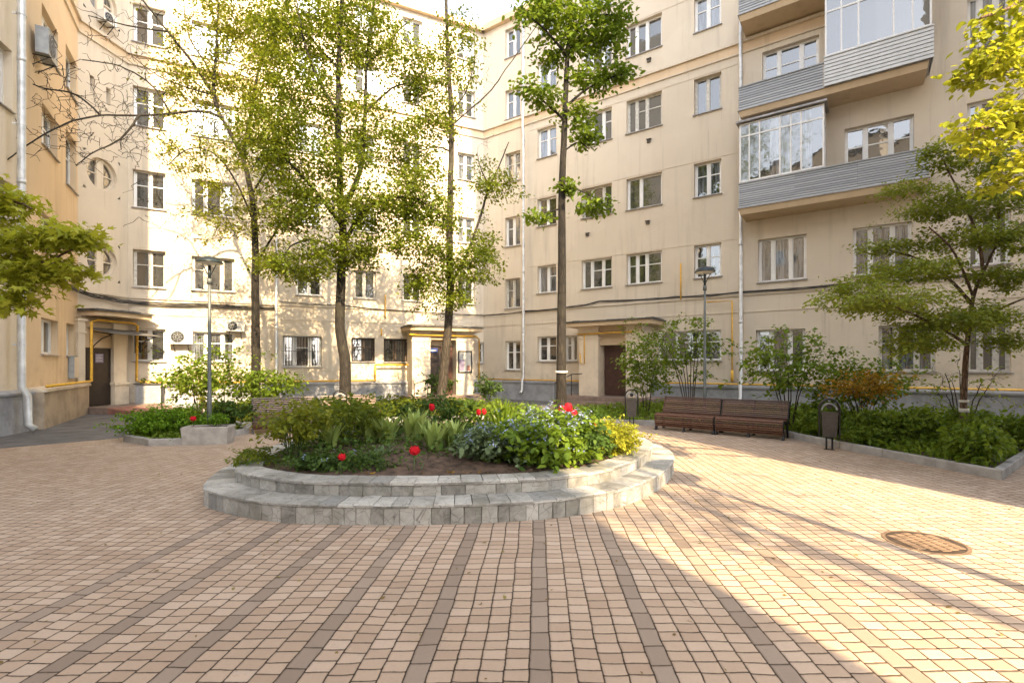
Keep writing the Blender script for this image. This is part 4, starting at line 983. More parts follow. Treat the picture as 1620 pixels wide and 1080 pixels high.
tree((-2.35, 16, .1), 'thin two stemmed tree with mossy leaning trunk in front of the middle porch', GT, 16,
     [(704, 570), (712, 470), (711, 380), (713, 280), (714, 180), (709, 100), (706, 20), (702, -70)], .19,
     [(.06, (713, 450), (742, 395), (762, 335), (774, 296), (790, 262), (805, 225)), (.035, (712, 240), (690, 232), (665, 240)), (.03, (714, 175), (735, 150), (748, 110), (752, 90)), (.03, (774, 296), (762, 270), (755, 245)), (.03, (712, 470), (690, 445), (665, 440)), (.03, (713, 200), (770, 150), (800, 110), (850, 40))],
     [(690, 420, 45, 50, -.4, 80), (745, 420, 45, 40, -.3, 80), (780, 290, 40, 35, 0, 46), (705, 330, 26, 60, 0, 40), (665, 450, 30, 35, -.4, 36), (700, 140, 36, 90, 0, 60), (720, 60, 36, 40, 0, 26), (715, 470, 40, 25, -.4, 40), (765, 380, 26, 36, 0, 30), (740, 130, 24, 40, 0, 16)],
     M['lf_mid'], .085, M['bark2'], 30, bare=[(745, 110, 40, 50, 0, 34), (770, 240, 40, 40, 0, 16), (705, 30, 50, 60, 0, 50)], twig=.016, spread=.15, keep=.3)
t4 = tree((1.49, 15, .1), 'slender straight dark tree with a white band tied low on the trunk', GT, 15,
     [(888, 560), (889, 430), (889, 300), (893, 200), (897, 100), (903, 0), (906, -90)], .195,
     [(.04, (889, 310), (905, 298), (935, 310), (958, 325)), (.035, (890, 330), (868, 335), (845, 345)), (.05, (893, 190), (865, 165, -.3), (835, 140, -.6)), (.05, (894, 170), (930, 140), (975, 120, -.3), (1005, 118, -.4)), (.05, (898, 90), (860, 45, -.4), (820, 15, -.8)), (.05, (900, 60), (950, 25, -.3), (1000, 30, -.6)), (.03, (891, 240), (915, 225), (930, 235)), (.03, (899, 80), (930, 60, .5), (960, 85, .8))],
     [(890, 40, 45, 36, 0, 60), (850, 15, 40, 26, -.5, 36), (955, 30, 46, 26, -.3, 46), (925, 75, 40, 22, 0, 36), (975, 65, 26, 16, -.3, 20), (940, 130, 40, 18, 0, 34), (985, 115, 24, 12, -.3, 18), (858, 158, 34, 12, -.4, 22), (915, 180, 28, 20, 0, 24), (925, 220, 20, 18, 0, 18), (905, 298, 18, 8, 0, 12), (940, 325, 28, 14, 0, 20), (855, 342, 18, 7, 0, 10), (832, 138, 16, 10, -.6, 10), (900, -50, 90, 40, 0, 70), (870, 95, 24, 16, .4, 16)],
     M['lf_lin'], .135, M['bark'], 17, twig=.012, spread=.15, keep=.5, wob=.004)
b = MB(); bp = P(888, 588, 15); b.tube([bp-Vector((0, 0, .03)), bp+Vector((0, 0, .03))], .192, 14); b.build('white_band', M['white_tie'], t4, True)
t5 = tree((8.92, 9.84, .1), 'small maple with layered feathery foliage and pale wrapped trunk in the right bed', GT, 9.84,
     [(1525, 620), (1530, 545), (1540, 470), (1556, 430), (1576, 388)], .082,
     [(.04, (1530, 545), (1490, 520, -.4), (1440, 495, -.8), (1385, 470, -1)), (.04, (1537, 480), (1500, 440, .3), (1455, 410, .4), (1400, 395, .5)), (.045, (1576, 388), (1610, 360, .3), (1650, 330, .5)), (.04, (1534, 520), (1580, 490, -.3), (1625, 470, -.6)), (.035, (1556, 430), (1545, 370), (1520, 310), (1490, 250, .2)), (.03, (1576, 388), (1580, 330), (1570, 270), (1560, 220)), (.03, (1540, 470), (1510, 400, -.6), (1470, 360, -1))],
     [(1440, 430, 70, 16, -.2, 90), (1400, 478, 95, 16, -.8, 110), (1520, 380, 80, 18, 0, 100), (1570, 320, 60, 26, 0, 80), (1490, 330, 60, 18, -.2, 70), (1590, 440, 50, 20, -.3, 70), (1490, 510, 85, 18, -.6, 100), (1610, 380, 40, 26, 0, 50), (1450, 545, 55, 14, -.8, 50), (1560, 255, 50, 30, 0, 56), (1490, 250, 40, 26, .2, 36), (1560, 500, 60, 20, -.6, 60), (1360, 450, 50, 16, -.6, 40), (1600, 540, 40, 16, -.4, 36), (1440, 300, 46, 14, .2, 30), (1400, 395, 50, 12, .4, 36)],
     M['lf_maple'], .066, M['bark3'], 30, shape='kite', twig=.008, spread=.10, up=.8, name='maple_tree', keep=.5, wob=.003, minr=.002)
b = MB(); bp = P(1525, 634, 9.84); b.tube([bp-Vector((0, 0, .03)), bp+Vector((0, 0, .02))], .082, 12); bp = P(1525, 648, 9.84); b.tube([bp-Vector((0, 0, .05)), bp+Vector((0, 0, .03))], .083, 12); b.build('wrap', M['white_tie'], t5, True)
tree((6.52, 5.15, 0), 'tree with glowing yellow green leaves hanging in at the top right edge', GT, 5.0,
     [(1822, 500), (1815, 350), (1800, 200), (1780, 60), (1760, -60)], .12,
     [(.045, (1800, 230), (1690, 190), (1630, 190), (1570, 200), (1530, 205)), (.045, (1785, 100), (1680, 60), (1620, 60), (1570, 90)), (.04, (1812, 330), (1700, 300), (1640, 280), (1590, 290)), (.04, (1762, -40), (1660, -30), (1600, 10), (1550, 30))],
     [(1590, 50, 40, 45, 0, 60), (1570, 110, 40, 28, 0, 50), (1600, 190, 48, 30, 0, 66), (1610, 270, 34, 38, 0, 46), (1540, 200, 26, 14, 0, 14), (1660, 150, 50, 80, 0, 70), (1670, 20, 50, 50, 0, 50), (1545, 100, 20, 16, 0, 10), (1560, 235, 26, 16, 0, 16)],
     M['lf_yel'], .07, M['bark3'], 9, twig=.007, spread=.06, up=.8)
tree((-7.7, 6.6, 0), 'tree whose low light green branches reach in at the left edge', GT, 6.5,
     [(-110, 520), (-105, 420), (-90, 320), (-70, 220)], .1,
     [(.04, (-105, 450), (-50, 430), (10, 420), (70, 415), (120, 390)), (.035, (-95, 350), (-40, 330), (10, 315), (50, 330)), (.03, (-105, 480), (-50, 480), (0, 470), (40, 480))],
     [(60, 435, 50, 20, 0, 60), (105, 378, 42, 15, 0, 46), (10, 320, 30, 26, 0, 36), (20, 470, 32, 24, -.2, 40), (15, 400, 32, 20, 0, 34), (60, 380, 32, 12, 0, 22), (-40, 380, 60, 80, 0, 70), (100, 425, 26, 12, 0, 16), (140, 372, 20, 6, 0, 8)],
     M['lf_lime'], .095, M['bark3'], 9, shape='lobed', twig=.007, spread=.10, up=.7)

# bushes
def bush(base, r, h, n, leaves, lf, size, label, group=None, name='shrub', cat='shrub', stems=7, shape='oval', spread=.06, up=.5, zlo=.25, twigm=None, flowers=None, leafy=True, tw=.008):
    base = Vector(base); t = thing(name, base, label, cat, group); g = Plant()
    for k in range(stems):
        a = 2*PI*k/stems+random.uniform(-.4, .4); rr = random.uniform(.25, .75)
        e = base+Vector((math.cos(a)*r[0]*rr, math.sin(a)*r[1]*rr, h*random.uniform(.55, .9)))
        m_ = base.lerp(e, .5)+Vector((0, 0, h*.06))
        g.limb([base+Vector((math.cos(a)*.06, math.sin(a)*.06, -.04)), m_, e], tw*1.6, tw*.6, 5, .1, .01)
    c = base+Vector((0, 0, h*(zlo+1)/2)); tips = [q for q in ell(n, c, (r[0], r[1], h*(1-zlo)/2), .3)]
    g.grow(tips, tw, leaves, spread, minr=.002)
    g.b.build('stem', twigm or M['twig'], t, True)
    if leafy and g.leafp: leaf_mesh('foliage', g.leafp, size, lf, t, up=up, shape=shape, dirs=g.leafd)
    if flowers:
        fm, fn, fs = flowers[:3]; zmin = flowers[3] if len(flowers) > 3 else .45
        ids = [i for i, q in enumerate(g.leafp) if q[2] > base.z+h*zmin]
        ids = RNG.choice(ids, min(len(ids), fn)); pts = []
        for i in ids:
            for k in range(7): pts.append(g.leafp[i]+np.array([0, 0, size*.4])+RNG.normal(size=3)*fs*1.1)
        leaf_mesh('flower', pts, fs, fm, t, up=.9, shape='kite', aspect=1.0)['kind'] = 'stuff'
    return t
GS = 'shrubs of the courtyard beds'
bush((-7.9, 11.4, .1), (.95, .75), .62, 520, 12, M['lf_juni'], .06, 'low rounded bright green juniper in the kerbed corner left of the lamp', GS, spread=.05, shape='kite', zlo=.05, tw=.005)
bush((-6.9, 12.1, .1), (.55, .5), .75, 120, 10, M['lf_dark'], .08, 'small dark green bush between the concrete trough and the bench', GS)
bush((-8.7, 13.9, .1), (1.25, 1.0), 2.05, 170, 10, M['lf_lin'], .10, 'loose light green shrub round the pole of the left lamp', GS, zlo=.3, spread=.10)
bush((-7.5, 15.0, .1), (1.1, .9), 1.5, 190, 11, M['lf_lin'], .10, 'broad green shrub at the foot of the forked tree', GS, spread=.09)
bush((4.3, 15.9, .1), (.95, .9), 2.75, 210, 11, M['lf_lin'], .10, 'lilac shrub with white blossom behind the bin and left bench', GS, zlo=.2, spread=.09, flowers=(M['fl_white'], 34, .06, .3))
bush((5.3, 14.8, .1), (1.15, .8), 3.1, 130, 8, M['lf_lin'], .10, 'open branched shrub behind the left bench, reaching up beside the lamp', GS, zlo=.35, spread=.09, tw=.012)
bush((6.9, 12.4, .1), (1.15, .95), 2.4, 160, 10, M['lf_lin'], .105, 'open green shrub right of the benches with wide spreading leaves', GS, zlo=.3, spread=.10, tw=.012)
bush((8.4, 12.0, .1), (1.1, .7), 1.75, 190, 11, M['lf_lin'], .09, 'green shrub in the right bed behind the orange leaved one', GS, zlo=.3, spread=.09)
bush((7.75, 11.0, .1), (.75, .4), 1.55, 110, 9, M['lf_orange'], .075, 'shrub with orange yellow leaves behind the brown litter bin', GS, zlo=.5, spread=.08)
bush((9.6, 10.6, .1), (1.1, .8), 1.7, 90, 3, M['lf_maple'], .07, 'nearly bare twiggy shrub beside the maple trunk at the right edge', GS, zlo=.2, spread=.08, tw=.012)
bush((-2.9, 19.6, .1), (.6, .5), 1.35, 90, 11, M['lf_dark'], .09, 'dark bush left of the middle porch steps', GS)
bush((-.9, 19.0, .1), (.5, .45), 1.2, 80, 11, M['lf_dark'], .09, 'small dark bush right of the middle porch pillar', GS)
bush((-11.0, 17.6, .1), (.9, .7), 1.5, 120, 10, M['lf_young'], .10, 'pale sunlit shrub beside the left porch steps', GS)

# planter plants
GP = 'plants of the raised flowerbed'
bush((-3.05, 6.95, SZ), (.5, .5), .84, 150, 10, M['lf_young'], .065, 'tall yellow green leafy perennial at the left end of the flowerbed', GP, 'garden_plant', 'plant', 14, 'oval', .05, .7, .3, M['stem'], tw=.006)
bush((-2.55, 7.9, SZ), (.7, .55), .85, 150, 10, M['lf_mid'], .065, 'green perennial with upright stems behind the yellow green one', GP, 'garden_plant', 'plant', 14, 'oval', .05, .7, .25, M['stem'], tw=.006)
bush((-2.2, 6.35, SZ), (.72, .28), .22, 240, 9, M['lf_dark'], .05, 'low dark green creeping mound along the front left edge', GP, 'garden_plant', 'plant', 10, 'kite', .04, .7, .0, M['stem'], tw=.004, flowers=(M['fl_blue'], 8, .018))
bush((-3.5, 6.75, SZ), (.25, .4), .22, 90, 9, M['lf_mid'], .05, 'small moss green mound at the left rim', GP, 'garden_plant', 'plant', 8, 'kite', .04, .7, .0, M['stem'], tw=.004)
bush((-.25, 6.75, SZ), (.5, .45), .52, 150, 9, M['lf_grey'], .085, 'grey green clump with pale blue flowers left of the blue mound', GP, 'garden_plant', 'plant', 10, 'oval', .05, .6, .1, M['stem'], tw=.005, flowers=(M['fl_blue'], 70, .026, .45))
bush((.38, 6.65, SZ), (.62, .5), .56, 250, 9, M['lf_grass'], .10, 'broad green leaved mound dotted with blue flowers at the front right', GP, 'garden_plant', 'plant', 12, 'oval', .05, .6, .05, M['stem'], tw=.005, flowers=(M['fl_blue'], 70, .03, .4))
bush((.55, 7.5, SZ), (.75, .55), .68, 240, 9, M['lf_grass'], .085, 'tallest mound of blue forget me not flowers', GP, 'garden_plant', 'plant', 12, 'oval', .05, .6, .05, M['stem'], tw=.005, flowers=(M['fl_blue'], 190, .03, .5))
bush((1.0, 7.05, SZ), (.42, .4), .5, 140, 9, M['lf_dark'], .08, 'dark leaved clump between the blue mound and the yellow bush', GP, 'garden_plant', 'plant', 10, 'oval', .05, .6, .05, M['stem'], tw=.005, flowers=(M['fl_blue'], 14, .024, .5))
bush((1.52, 7.5, SZ), (.40, .42), .50, 420, 12, M['lf_chart'], .04, 'bright yellow green bushy shrub at the right end of the flowerbed', GP, 'garden_plant', 'plant', 14, 'oval', .035, .4, .0, M['stem'], tw=.004)
bush((-.1, 9.6, SZ), (.8, .55), .62, 220, 10, M['lf_lin'], .06, 'leafy green bush behind the hostas', GP, 'garden_plant', 'plant', 12, 'oval', .05, .6, .1, M['stem'], tw=.005)
bush((-1.6, 10.2, SZ), (1.0, .5), .7, 220, 10, M['lf_dark'], .07, 'dark green growth along the back rim of the flowerbed', GP, 'garden_plant', 'plant', 12, 'oval', .05, .6, .1, M['stem'], tw=.005)
bush((1.15, 9.7, SZ), (.7, .5), .5, 170, 10, M['lf_dark'], .07, 'dark green growth behind the blue flowers', GP, 'garden_plant', 'plant', 10, 'oval', .05, .6, .1, M['stem'], tw=.005)
bush((-3.1, 9.3, SZ), (.6, .6), .72, 170, 10, M['lf_mid'], .07, 'mid green bush at the back left of the flowerbed', GP, 'garden_plant', 'plant', 12, 'oval', .05, .6, .1, M['stem'], tw=.005)
bush((-.35, 8.35, SZ), (.5, .4), .3, 120, 9, M['lf_grey'], .09, 'grey green low leaves between hostas and blue flowers', GP, 'garden_plant', 'plant', 10, 'oval', .05, .6, .0, M['stem'], tw=.005)

def blade_clump(base, n, h, wd, lf, label, name, cat, group, lean=.5, rad=.1, curve=.25, tip=.15):
    base = Vector(base); t = thing(name, base, label, cat, group); b = MB()
    for i in range(n):
        a = random.uniform(0, 2*PI); o = Vector((math.cos(a), math.sin(a), 0)); s_ = Vector((-o.y, o.x, 0)); hh = h*random.uniform(.65, 1.05)
        p0 = base+o*rad*random.random(); ln = lean*random.uniform(.2, 1); pts = []
        for k in range(6):
            q = k/5; w_ = wd*(math.sin(PI*min(1, .18+q*.82))**.7)*(1-tip*q)*.5*(0.05 if k == 5 else 1)
            c = p0+Vector((0, 0, hh*(q-.12*curve*q*q)))+o*(ln*hh*q**2)
            pts.append((c-s_*w_+o*.0, c+o*(-w_*.35), c+s_*w_))
        base_i = len(b.v)
        for tr in pts: b.v += [tuple(v) for v in tr]
        for k in range(5):
            q = base_i+k*3; b.f += [(q, q+1, q+4, q+3), (q+1, q+2, q+5, q+4)]
    b.build('leaf', lf, t, True); return t
h0 = None
HL = ['pale upright hosta nearest the tall perennial', 'pale hosta second from the left, half behind stems', 'tight pale hosta with upright leaves at the centre left', 'pale hosta touching its left neighbour at the centre', 'largest pale hosta in the middle of the bed', 'pale hosta just behind the right red tulip', 'pale hosta nearest the grey green clump', 'small pale hosta set forward of the others']
for i, (x, y, s_) in enumerate(((478, 705, .9), (525, 705, .9), (586, 700, 1), (612, 702, 1.05), (655, 700, 1.25), (686, 712, 1), (716, 708, 1), (668, 690, .8))):
    s_ *= 1.05; q = G(x, y, SZ+.1)
    if h0 is None: h0 = blade_clump(q, 30, .42, .10, M['lf_hosta'], HL[0], 'hosta', 'plant', 'hostas in the flowerbed', .6, .1); o = h0
    else: o = copy_tree(h0)
    o.location = q; o.rotation_euler.z = i*1.3; o.scale = (s_, s_, s_); o['label'] = HL[i]
blade_clump(G(795, 690, SZ+.1), 46, .68, .035, M['lf_lin'], 'tall clump of sword shaped iris leaves at the back of the flowerbed', 'iris', 'plant', GP, .5, .2)
blade_clump(G(840, 680, SZ+.1), 40, .55, .035, M['lf_dark'], 'dark clump of iris leaves beside the straight tree', 'iris', 'plant', GP, .6, .22)
blade_clump(G(770, 735, SZ), 20, .2, .05, M['lf_lin'], 'small tuft of leaves on bare soil in front of the blue mound', 'leaf_tuft', 'plant', GP, .8, .06)
blade_clump(G(690, 722, SZ), 26, .24, .075, M['lf_grey'], 'grey green flopping leaf rosette behind the right red tulip', 'leaf_rosette', 'plant', GP, 1.2, .1)
blade_clump(G(600, 728, SZ), 26, .22, .07, M['lf_grey'], 'grey green flopping leaf rosette between the two front tulips', 'leaf_rosette', 'plant', GP, 1.3, .1)
blade_clump(G(735, 720, SZ), 24, .25, .075, M['lf_dark'], 'dark leaf rosette left of the blue mound', 'leaf_rosette', 'plant', GP, 1.2, .1)

f0 = None
FL = ['near the kerb corner', 'between maple and kerb', 'left of the maple trunk', 'at the kerb behind the bin', 'beside the nearer bench', 'in front of the orange shrub', 'behind the maple', 'under the bare twiggy shrub', 'mid bed in front of the open green shrub']
for i, (x, y, s_) in enumerate(((7.55, 8.1, 1), (8.3, 9.0, 1.15), (7.9, 9.8, 1.2), (7.1, 9.9, .9), (6.95, 11.2, 1.1), (7.6, 10.4, 1.1), (9.4, 10.2, 1.3), (9.4, 9.3, 1.1), (7.4, 11.9, 1.2))):
    if f0 is None: f0 = bush((0, 0, 0), (.42, .38), .48, 90, 11, M['lf_lin'], .07, 'leafy green bed plant '+FL[0], 'low leafy plants of the right bed', 'bed_plant', 'plant', 8, 'oval', .05, .6, .1, M['stem'], tw=.005); o = f0
    else: o = copy_tree(f0)
    o.location = (x, y, .1); o.rotation_euler.z = i*1.1; o.scale = (s_, s_, s_*random.uniform(.8, 1.3)); o['label'] = 'leafy green bed plant '+FL[i]
def tulip(base, h, label, head=.05):
    base = Vector(base); t = thing('tulip', base, label, 'tulip', 'red tulips'); b = MB()
    b.tube([base, base+Vector((.01, .0, h*.5)), base+Vector((0, 0, h))], .007, 6); b.build('stalk', M['stem'], t, True)
    for k in range(6):
        a = PI*k/3; o = Vector((math.cos(a), math.sin(a), 0)); s_ = Vector((-o.y, o.x, 0)); c = base+Vector((0, 0, h)); rr = head*(1 if k % 2 else .86); pts = []
        for (r_, z, w_) in ((.1, -.05, .3), (.72, .35, .72), (.95, .9, .8), (.85, 1.4, .55), (.8, 1.75, .05)):
            m_ = c+o*rr*r_+Vector((0, 0, head*z)); pts.append((m_-s_*rr*w_-o*rr*.12, m_, m_+s_*rr*w_-o*rr*.12))
        pb = MB()
        for tr in pts: pb.v += [tuple(v) for v in tr]
        for q in range(4): pb.f += [(q*3, q*3+1, q*3+4, q*3+3), (q*3+1, q*3+2, q*3+5, q*3+4)]
        pb.build('petal', M['fl_red'], t, True)
    for sg in (-1, 1):
        pb = MB(); 
        for k in range(4):
            q = k/3; c = base+Vector((sg*.1*q, .02*q, h*.75*q)); w_ = .022*math.sin(PI*(.25+q*.7)); pb.v += [tuple(c+Vector((0, -w_, 0))), tuple(c+Vector((sg*-.008, 0, 0))), tuple(c+Vector((0, w_, 0)))]
        for k in range(3): pb.f += [(k*3, k*3+1, k*3+4, k*3+3), (k*3+1, k*3+2, k*3+5, k*3+4)]
        pb.build('leaf', M['lf_grey'], t, True)
    return t
TL = [(541, 722, 745, 'red tulip alone above the dark creeping mound', 1), (656, 713, 742, 'open red tulip above the bare soil at the bed centre', 1.35), (683, 645, 690, 'red tulip at the back, beside the leaning trunk', 1.1), (757, 647, 690, 'small red tulip beside the sword leaves, upper left of a pair', .9), (766, 641, 688, 'small red tulip beside the sword leaves, upper right of a pair', .9), (890, 650, 705, 'red tulip in the largest red cluster behind the blue flowers', 1.4), (899, 646, 700, 'highest red tulip of the cluster behind the blue flowers', 1.4), (908, 655, 705, 'red tulip at the right of the cluster behind the blue flowers', 1.1), (938, 672, 715, 'orange red tulip next to the bright yellow green shrub', .9)]
t0 = None
for (x, y, yb, lb, s_) in TL:
    q = G(x, yb, SZ+.03); hz = EYE+(HY-y)/F*q.y-q.z-.03
    if t0 is None: t0 = tulip(q, .3, lb); o = t0
    else: o = copy_tree(t0)
    o.location = q; o['label'] = lb; sz = max(s_, min(hz/.3, s_*1.5)); o.scale = (s_*.92, s_*.92, sz*.95); o.location.z += min(0, hz-.3*sz); o.rotation_euler.z = random.uniform(0, 6)
# LB tulip
o = copy_tree(t0); o.location = (-6.95, 10.85, .1); o['label'] = 'lone red tulip at the edge of the juniper left of the lamp'; o.scale = (1.2, 1.2, 1.25)

# ground cover (nobody could count it)
def cover(name, poly, n, z, h, size, lf, shape='kite', up=.3, avoid=None, ysort=1.0):
    q = scatter(poly, n); z_ = z+RNG.uniform(0, 1, n)**1.5*h*(0.55+.45*np.sin(q[:, 0]*2.1)*np.cos(q[:, 1]*1.7+q[:, 0]))
    o = leaf_mesh(name, np.column_stack([q, z_]), size, lf, None, up=up, shape=shape); tag(o, kind='stuff'); return o
cover('ground_cover', RBi, 30000, .1, .42, .09, M['lf_grass'], 'kite', .35)
cover('ground_cover', CBi, 15000, .1, .34, .12, M['lf_mid'], 'kite', .35)
cover('ground_cover', LBi, 5000, .1, .32, .11, M['lf_lin'], 'kite', .35)
sp = offset_poly(outer, .78)
front_gap = lambda q: ~((q[:, 0] > -1.9) & (q[:, 0] < -.1) & (q[:, 1] < 6.75))
q = scatter(sp, 5200); q = q[front_gap(q)]; t_ = np.clip(np.hypot((q[:, 0]+.7)/3, (q[:, 1]-8.4)/2.7), 0, 1)
zz = Z2-.03+.16*np.cos(t_*PI/2)+RNG.uniform(0, 1, len(q))**2*.2
tag(leaf_mesh('ground_cover', np.column_stack([q, zz]), .075, M['lf_dark'], None, up=.5, shape='oval'), kind='stuff')
q = scatter([(-1.9, 6.05), (-.1, 6.15), (-.1, 6.75), (-1.9, 6.75)], 260)
tag(leaf_mesh('ground_cover', np.column_stack([q, np.full(len(q), SZ+.01)]), .05, M['lf_orange'], None, up=1.2, shape='oval'), kind='stuff')

q = np.vstack([scatter([(-6, 4.5), (-2, 2.2), (4, 2.4), (7, 6.5), (5.8, 11), (2.9, 11.5), (-5.5, 11)], 420)])
q = q[~in_poly(q[:, 0], q[:, 1], offset_poly(outer, -.05))]
tag(leaf_mesh('fallen_leaves', np.column_stack([q, np.full(len(q), .012)]), .034, M['litter'], None, up=3.0, shape='oval', jit=.5), kind='stuff')
# grass tufts along the right bed
tip = scatter(RBi, 2600); b = MB()
for x, y in tip:
    if y > 13 or random.random() < .3: continue
    a = random.uniform(0, 6.28); h = random.uniform(.15, .42); o = Vector((math.cos(a), math.sin(a), 0)); s_ = Vector((-o.y, o.x, 0))*.008; p = Vector((x, y, .1))
    m_ = p+Vector((0, 0, h*.6))+o*h*.15; e = p+Vector((0, 0, h))+o*h*.5; b.add([p-s_, p+s_, m_+s_, m_-s_, e], [(0, 1, 2, 3), (3, 2, 4)])
tag(b.build('grass', M['lf_grass']), kind='stuff')

# ------------------------------------------------------------------ benches
def make_bench(label):
    t = thing('bench', (0, 0, 0), label, 'bench', 'slatted wooden benches'); Ln = 1.5
    prof = [(.06, .10), (.02, .2), (0, .30), (.01, .385), (.05, .425), (.13, .435), (.24, .42), (.36, .405), (.46, .40), (.525, .42), (.565, .48), (.60, .56), (.64, .66), (.68, .76), (.715, .85)]
    pts = [Vector((0, y, z)) for y, z in prof]; cum = [0]
    for i in range(len(pts)-1): cum.append(cum[-1]+(pts[i+1]-pts[i]).length)
    def at(s_):
        for i in range(len(cum)-1):
            if cum[i+1] >= s_-1e-9:
                k = (s_-cum[i])/(cum[i+1]-cum[i]); return pts[i].lerp(pts[i+1], k), (pts[i+1]-pts[i]).normalized()
    T = cum[-1]; n = 26; pitch = T/n; seat = MB(); back = MB(); apron = MB()
    for i in range(n):
        c, d = at((i+.5)*pitch); nn = Vector((0, -d.z, d.y)); hw = pitch*.375; th = .018
        tgt = apron if (i+.5)*pitch < .34 else (seat if (i+.5)*pitch < .86 else back)
        x0, x1 = .012+random.uniform(0, .004), Ln-.012-random.uniform(0, .004)
        A, B_ = c-d*hw, c+d*hw
        q = lambda p, x: (x, p.y, p.z)
        a_, b_, c_, d_ = A-nn*th, B_-nn*th, B_+nn*th, A+nn*th
        e = d*.005
        tgt.hexa([q(a_, x0), q(a_, x1), q(b_, x1), q(b_, x0), q(d_+e, x0), q(d_+e, x1), q(c_-e, x1), q(c_-e, x0)])
    apron.build('front_apron', M['wood'], t); seat.build('seat', M['wood'], t); back.build('backrest', M['wood'], t)
    for x in (0, Ln*.5-.02, Ln-.04):
        f = MB(); off = .024; ring = []
        for i, p in enumerate(pts):
            d = (pts[min(i+1, len(pts)-1)]-pts[max(i-1, 0)]).normalized(); nn = Vector((0, -d.z, d.y)); ring.append((p-nn*(-off+.0), p+nn*.0, nn))
        # thick bar following the profile, just under the slats
        for i in range(len(pts)-1):
            p, q_ = pts[i], pts[i+1]; n0, n1 = ring[i][2], ring[i+1][2]
            b0, b1, a0, a1 = p-n0*.016, q_-n1*.016, p-n0*.07, q_-n1*.07
            f.hexa([(x, a0.y, a0.z), (x+.04, a0.y, a0.z), (x+.04, a1.y, a1.z), (x, a1.y, a1.z), (x, b0.y, b0.z), (x+.04, b0.y, b0.z), (x+.04, b1.y, b1.z), (x, b1.y, b1.z)])
        # front foot and rear leg
        f.hexa([(x, .02, 0), (x+.04, .02, 0), (x+.04, .14, 0), (x, .14, 0), (x, .07, .13), (x+.04, .07, .13), (x+.04, .13, .13), (x, .13, .13)])
        f.hexa([(x, .56, 0), (x+.04, .56, 0), (x+.04, .64, 0), (x, .64, 0), (x, .47, .36), (x+.04, .47, .36), (x+.04, .54, .36), (x, .54, .36)])
        f.box(x-.004, x+.044, .0, .18, 0, .015); f.box(x-.004, x+.044, .53, .68, 0, .015)
        f.build('side_frame', M['iron'], t)
    return t
bd = Vector((.78, -.627)).normalized(); ang = math.atan2(bd.y, bd.x)
bn = make_bench('brown slatted bench on the right side, farther one, beside the lamp post')
bn.location = (3.72, 13.02, .004); bn.rotation_euler.z = ang
bn2 = copy_tree(bn); bn2.location = (3.72+bd.x*1.52, 13.02+bd.y*1.52, .004); bn2.rotation_euler.z = ang; bn2['label'] = 'brown slatted bench on the right side, nearer one, with its black end frame showing'
bn3 = copy_tree(bn); bn3.location = (-6.35, 12.15, .004); bn3.rotation_euler.z = math.radians(28); bn3['label'] = 'dark slatted bench half hidden behind the left end of the flowerbed'
bn4 = copy_tree(bn); bn4.location = (-4.95, 13.1, .004); bn4.rotation_euler.z = math.radians(28); bn4['label'] = 'dark slatted bench behind the flowerbed, only its top rail showing near the leafy trunk'

# ------------------------------------------------------------------ litter bins
def make_bin(label):
    t = thing('litter_bin', (0, 0, 0), label, 'litter bin', 'iron litter bins with arched frames')
    f = MB()
    r = .17
    for y in (-.05, .05):
        pts = [(-r, y, .0)]+[(-r, y, z) for z in (.3, .6, .84)]+[(-r*math.cos(a), y, .84+r*math.sin(a)) for a in [PI*k/10 for k in range(1, 10)]]+[(r, y, z) for z in (.84, .6, .3)]
        f.tube([p for p in pts[1:]], .016, 6)
    for k in range(10):
        a0, a1 = PI*k/10, PI*(k+1)/10
        f.hexa([(-r*math.cos(a0)*.97, -.06, .84+r*math.sin(a0)*.97), (-r*math.cos(a1)*.97, -.06, .84+r*math.sin(a1)*.97), (-r*math.cos(a1)*.97, .06, .84+r*math.sin(a1)*.97), (-r*math.cos(a0)*.97, .06, .84+r*math.sin(a0)*.97),
                (-r*math.cos(a0)*1.05, -.06, .84+r*math.sin(a0)*1.05), (-r*math.cos(a1)*1.05, -.06, .84+r*math.sin(a1)*1.05), (-r*math.cos(a1)*1.05, .06, .84+r*math.sin(a1)*1.05), (-r*math.cos(a0)*1.05, .06, .84+r*math.sin(a0)*1.05)])
    for sx in (-1, 1): f.box(sx*r-.012, sx*r+.012, -.06, .06, .25, .84)
    f.build('arched_frame', M['iron'], t)
    for sx in (-.05, .05):
        l = MB(); l.tube([(sx, 0, 0), (sx, 0, .3)], .018, 7); l.box(sx-.045, sx+.045, -.05, .05, 0, .012); l.build('leg', M['iron'], t)
    b = MB(); b.hexa([(-.115, -.11, .26), (.115, -.11, .26), (.115, .11, .26), (-.115, .11, .26), (-.14, -.14, .74), (.14, -.14, .74), (.14, .14, .74), (-.14, .14, .74)])
    b.box(-.15, .15, -.15, .15, .72, .745); bo = b.build('bucket', M['bin'], t)
    b = MB(); b.hexa([(-.095, -.125, .33), (.095, -.125, .33), (.095, -.11, .33), (-.095, -.11, .33), (-.11, -.147, .68), (.11, -.147, .68), (.11, -.13, .68), (-.11, -.13, .68)])
    for z in (.5, .55): b.box(-.07, .07, -.148, -.14, z, z+.02)
    b.build('front_panel', M['bin'], bo)
    b = MB(); b.tube([(0, -.02, .86), (0, .02, .86)], .05, 14); b.build('knob', M['iron'], t)
    b = MB(); b.tube([(-.13*math.cos(a), 0, .79+.13*math.sin(a)) for a in [PI*k/10 for k in range(11)]], .02, 6); b.build('scroll', M['acgrey'], t)
    return t
bi = make_bin('brown litter bin on two legs at the kerb right of the benches'); p = G(1312, 711); bi.location = (p.x, p.y, .004); bi.rotation_euler.z = math.radians(-28)
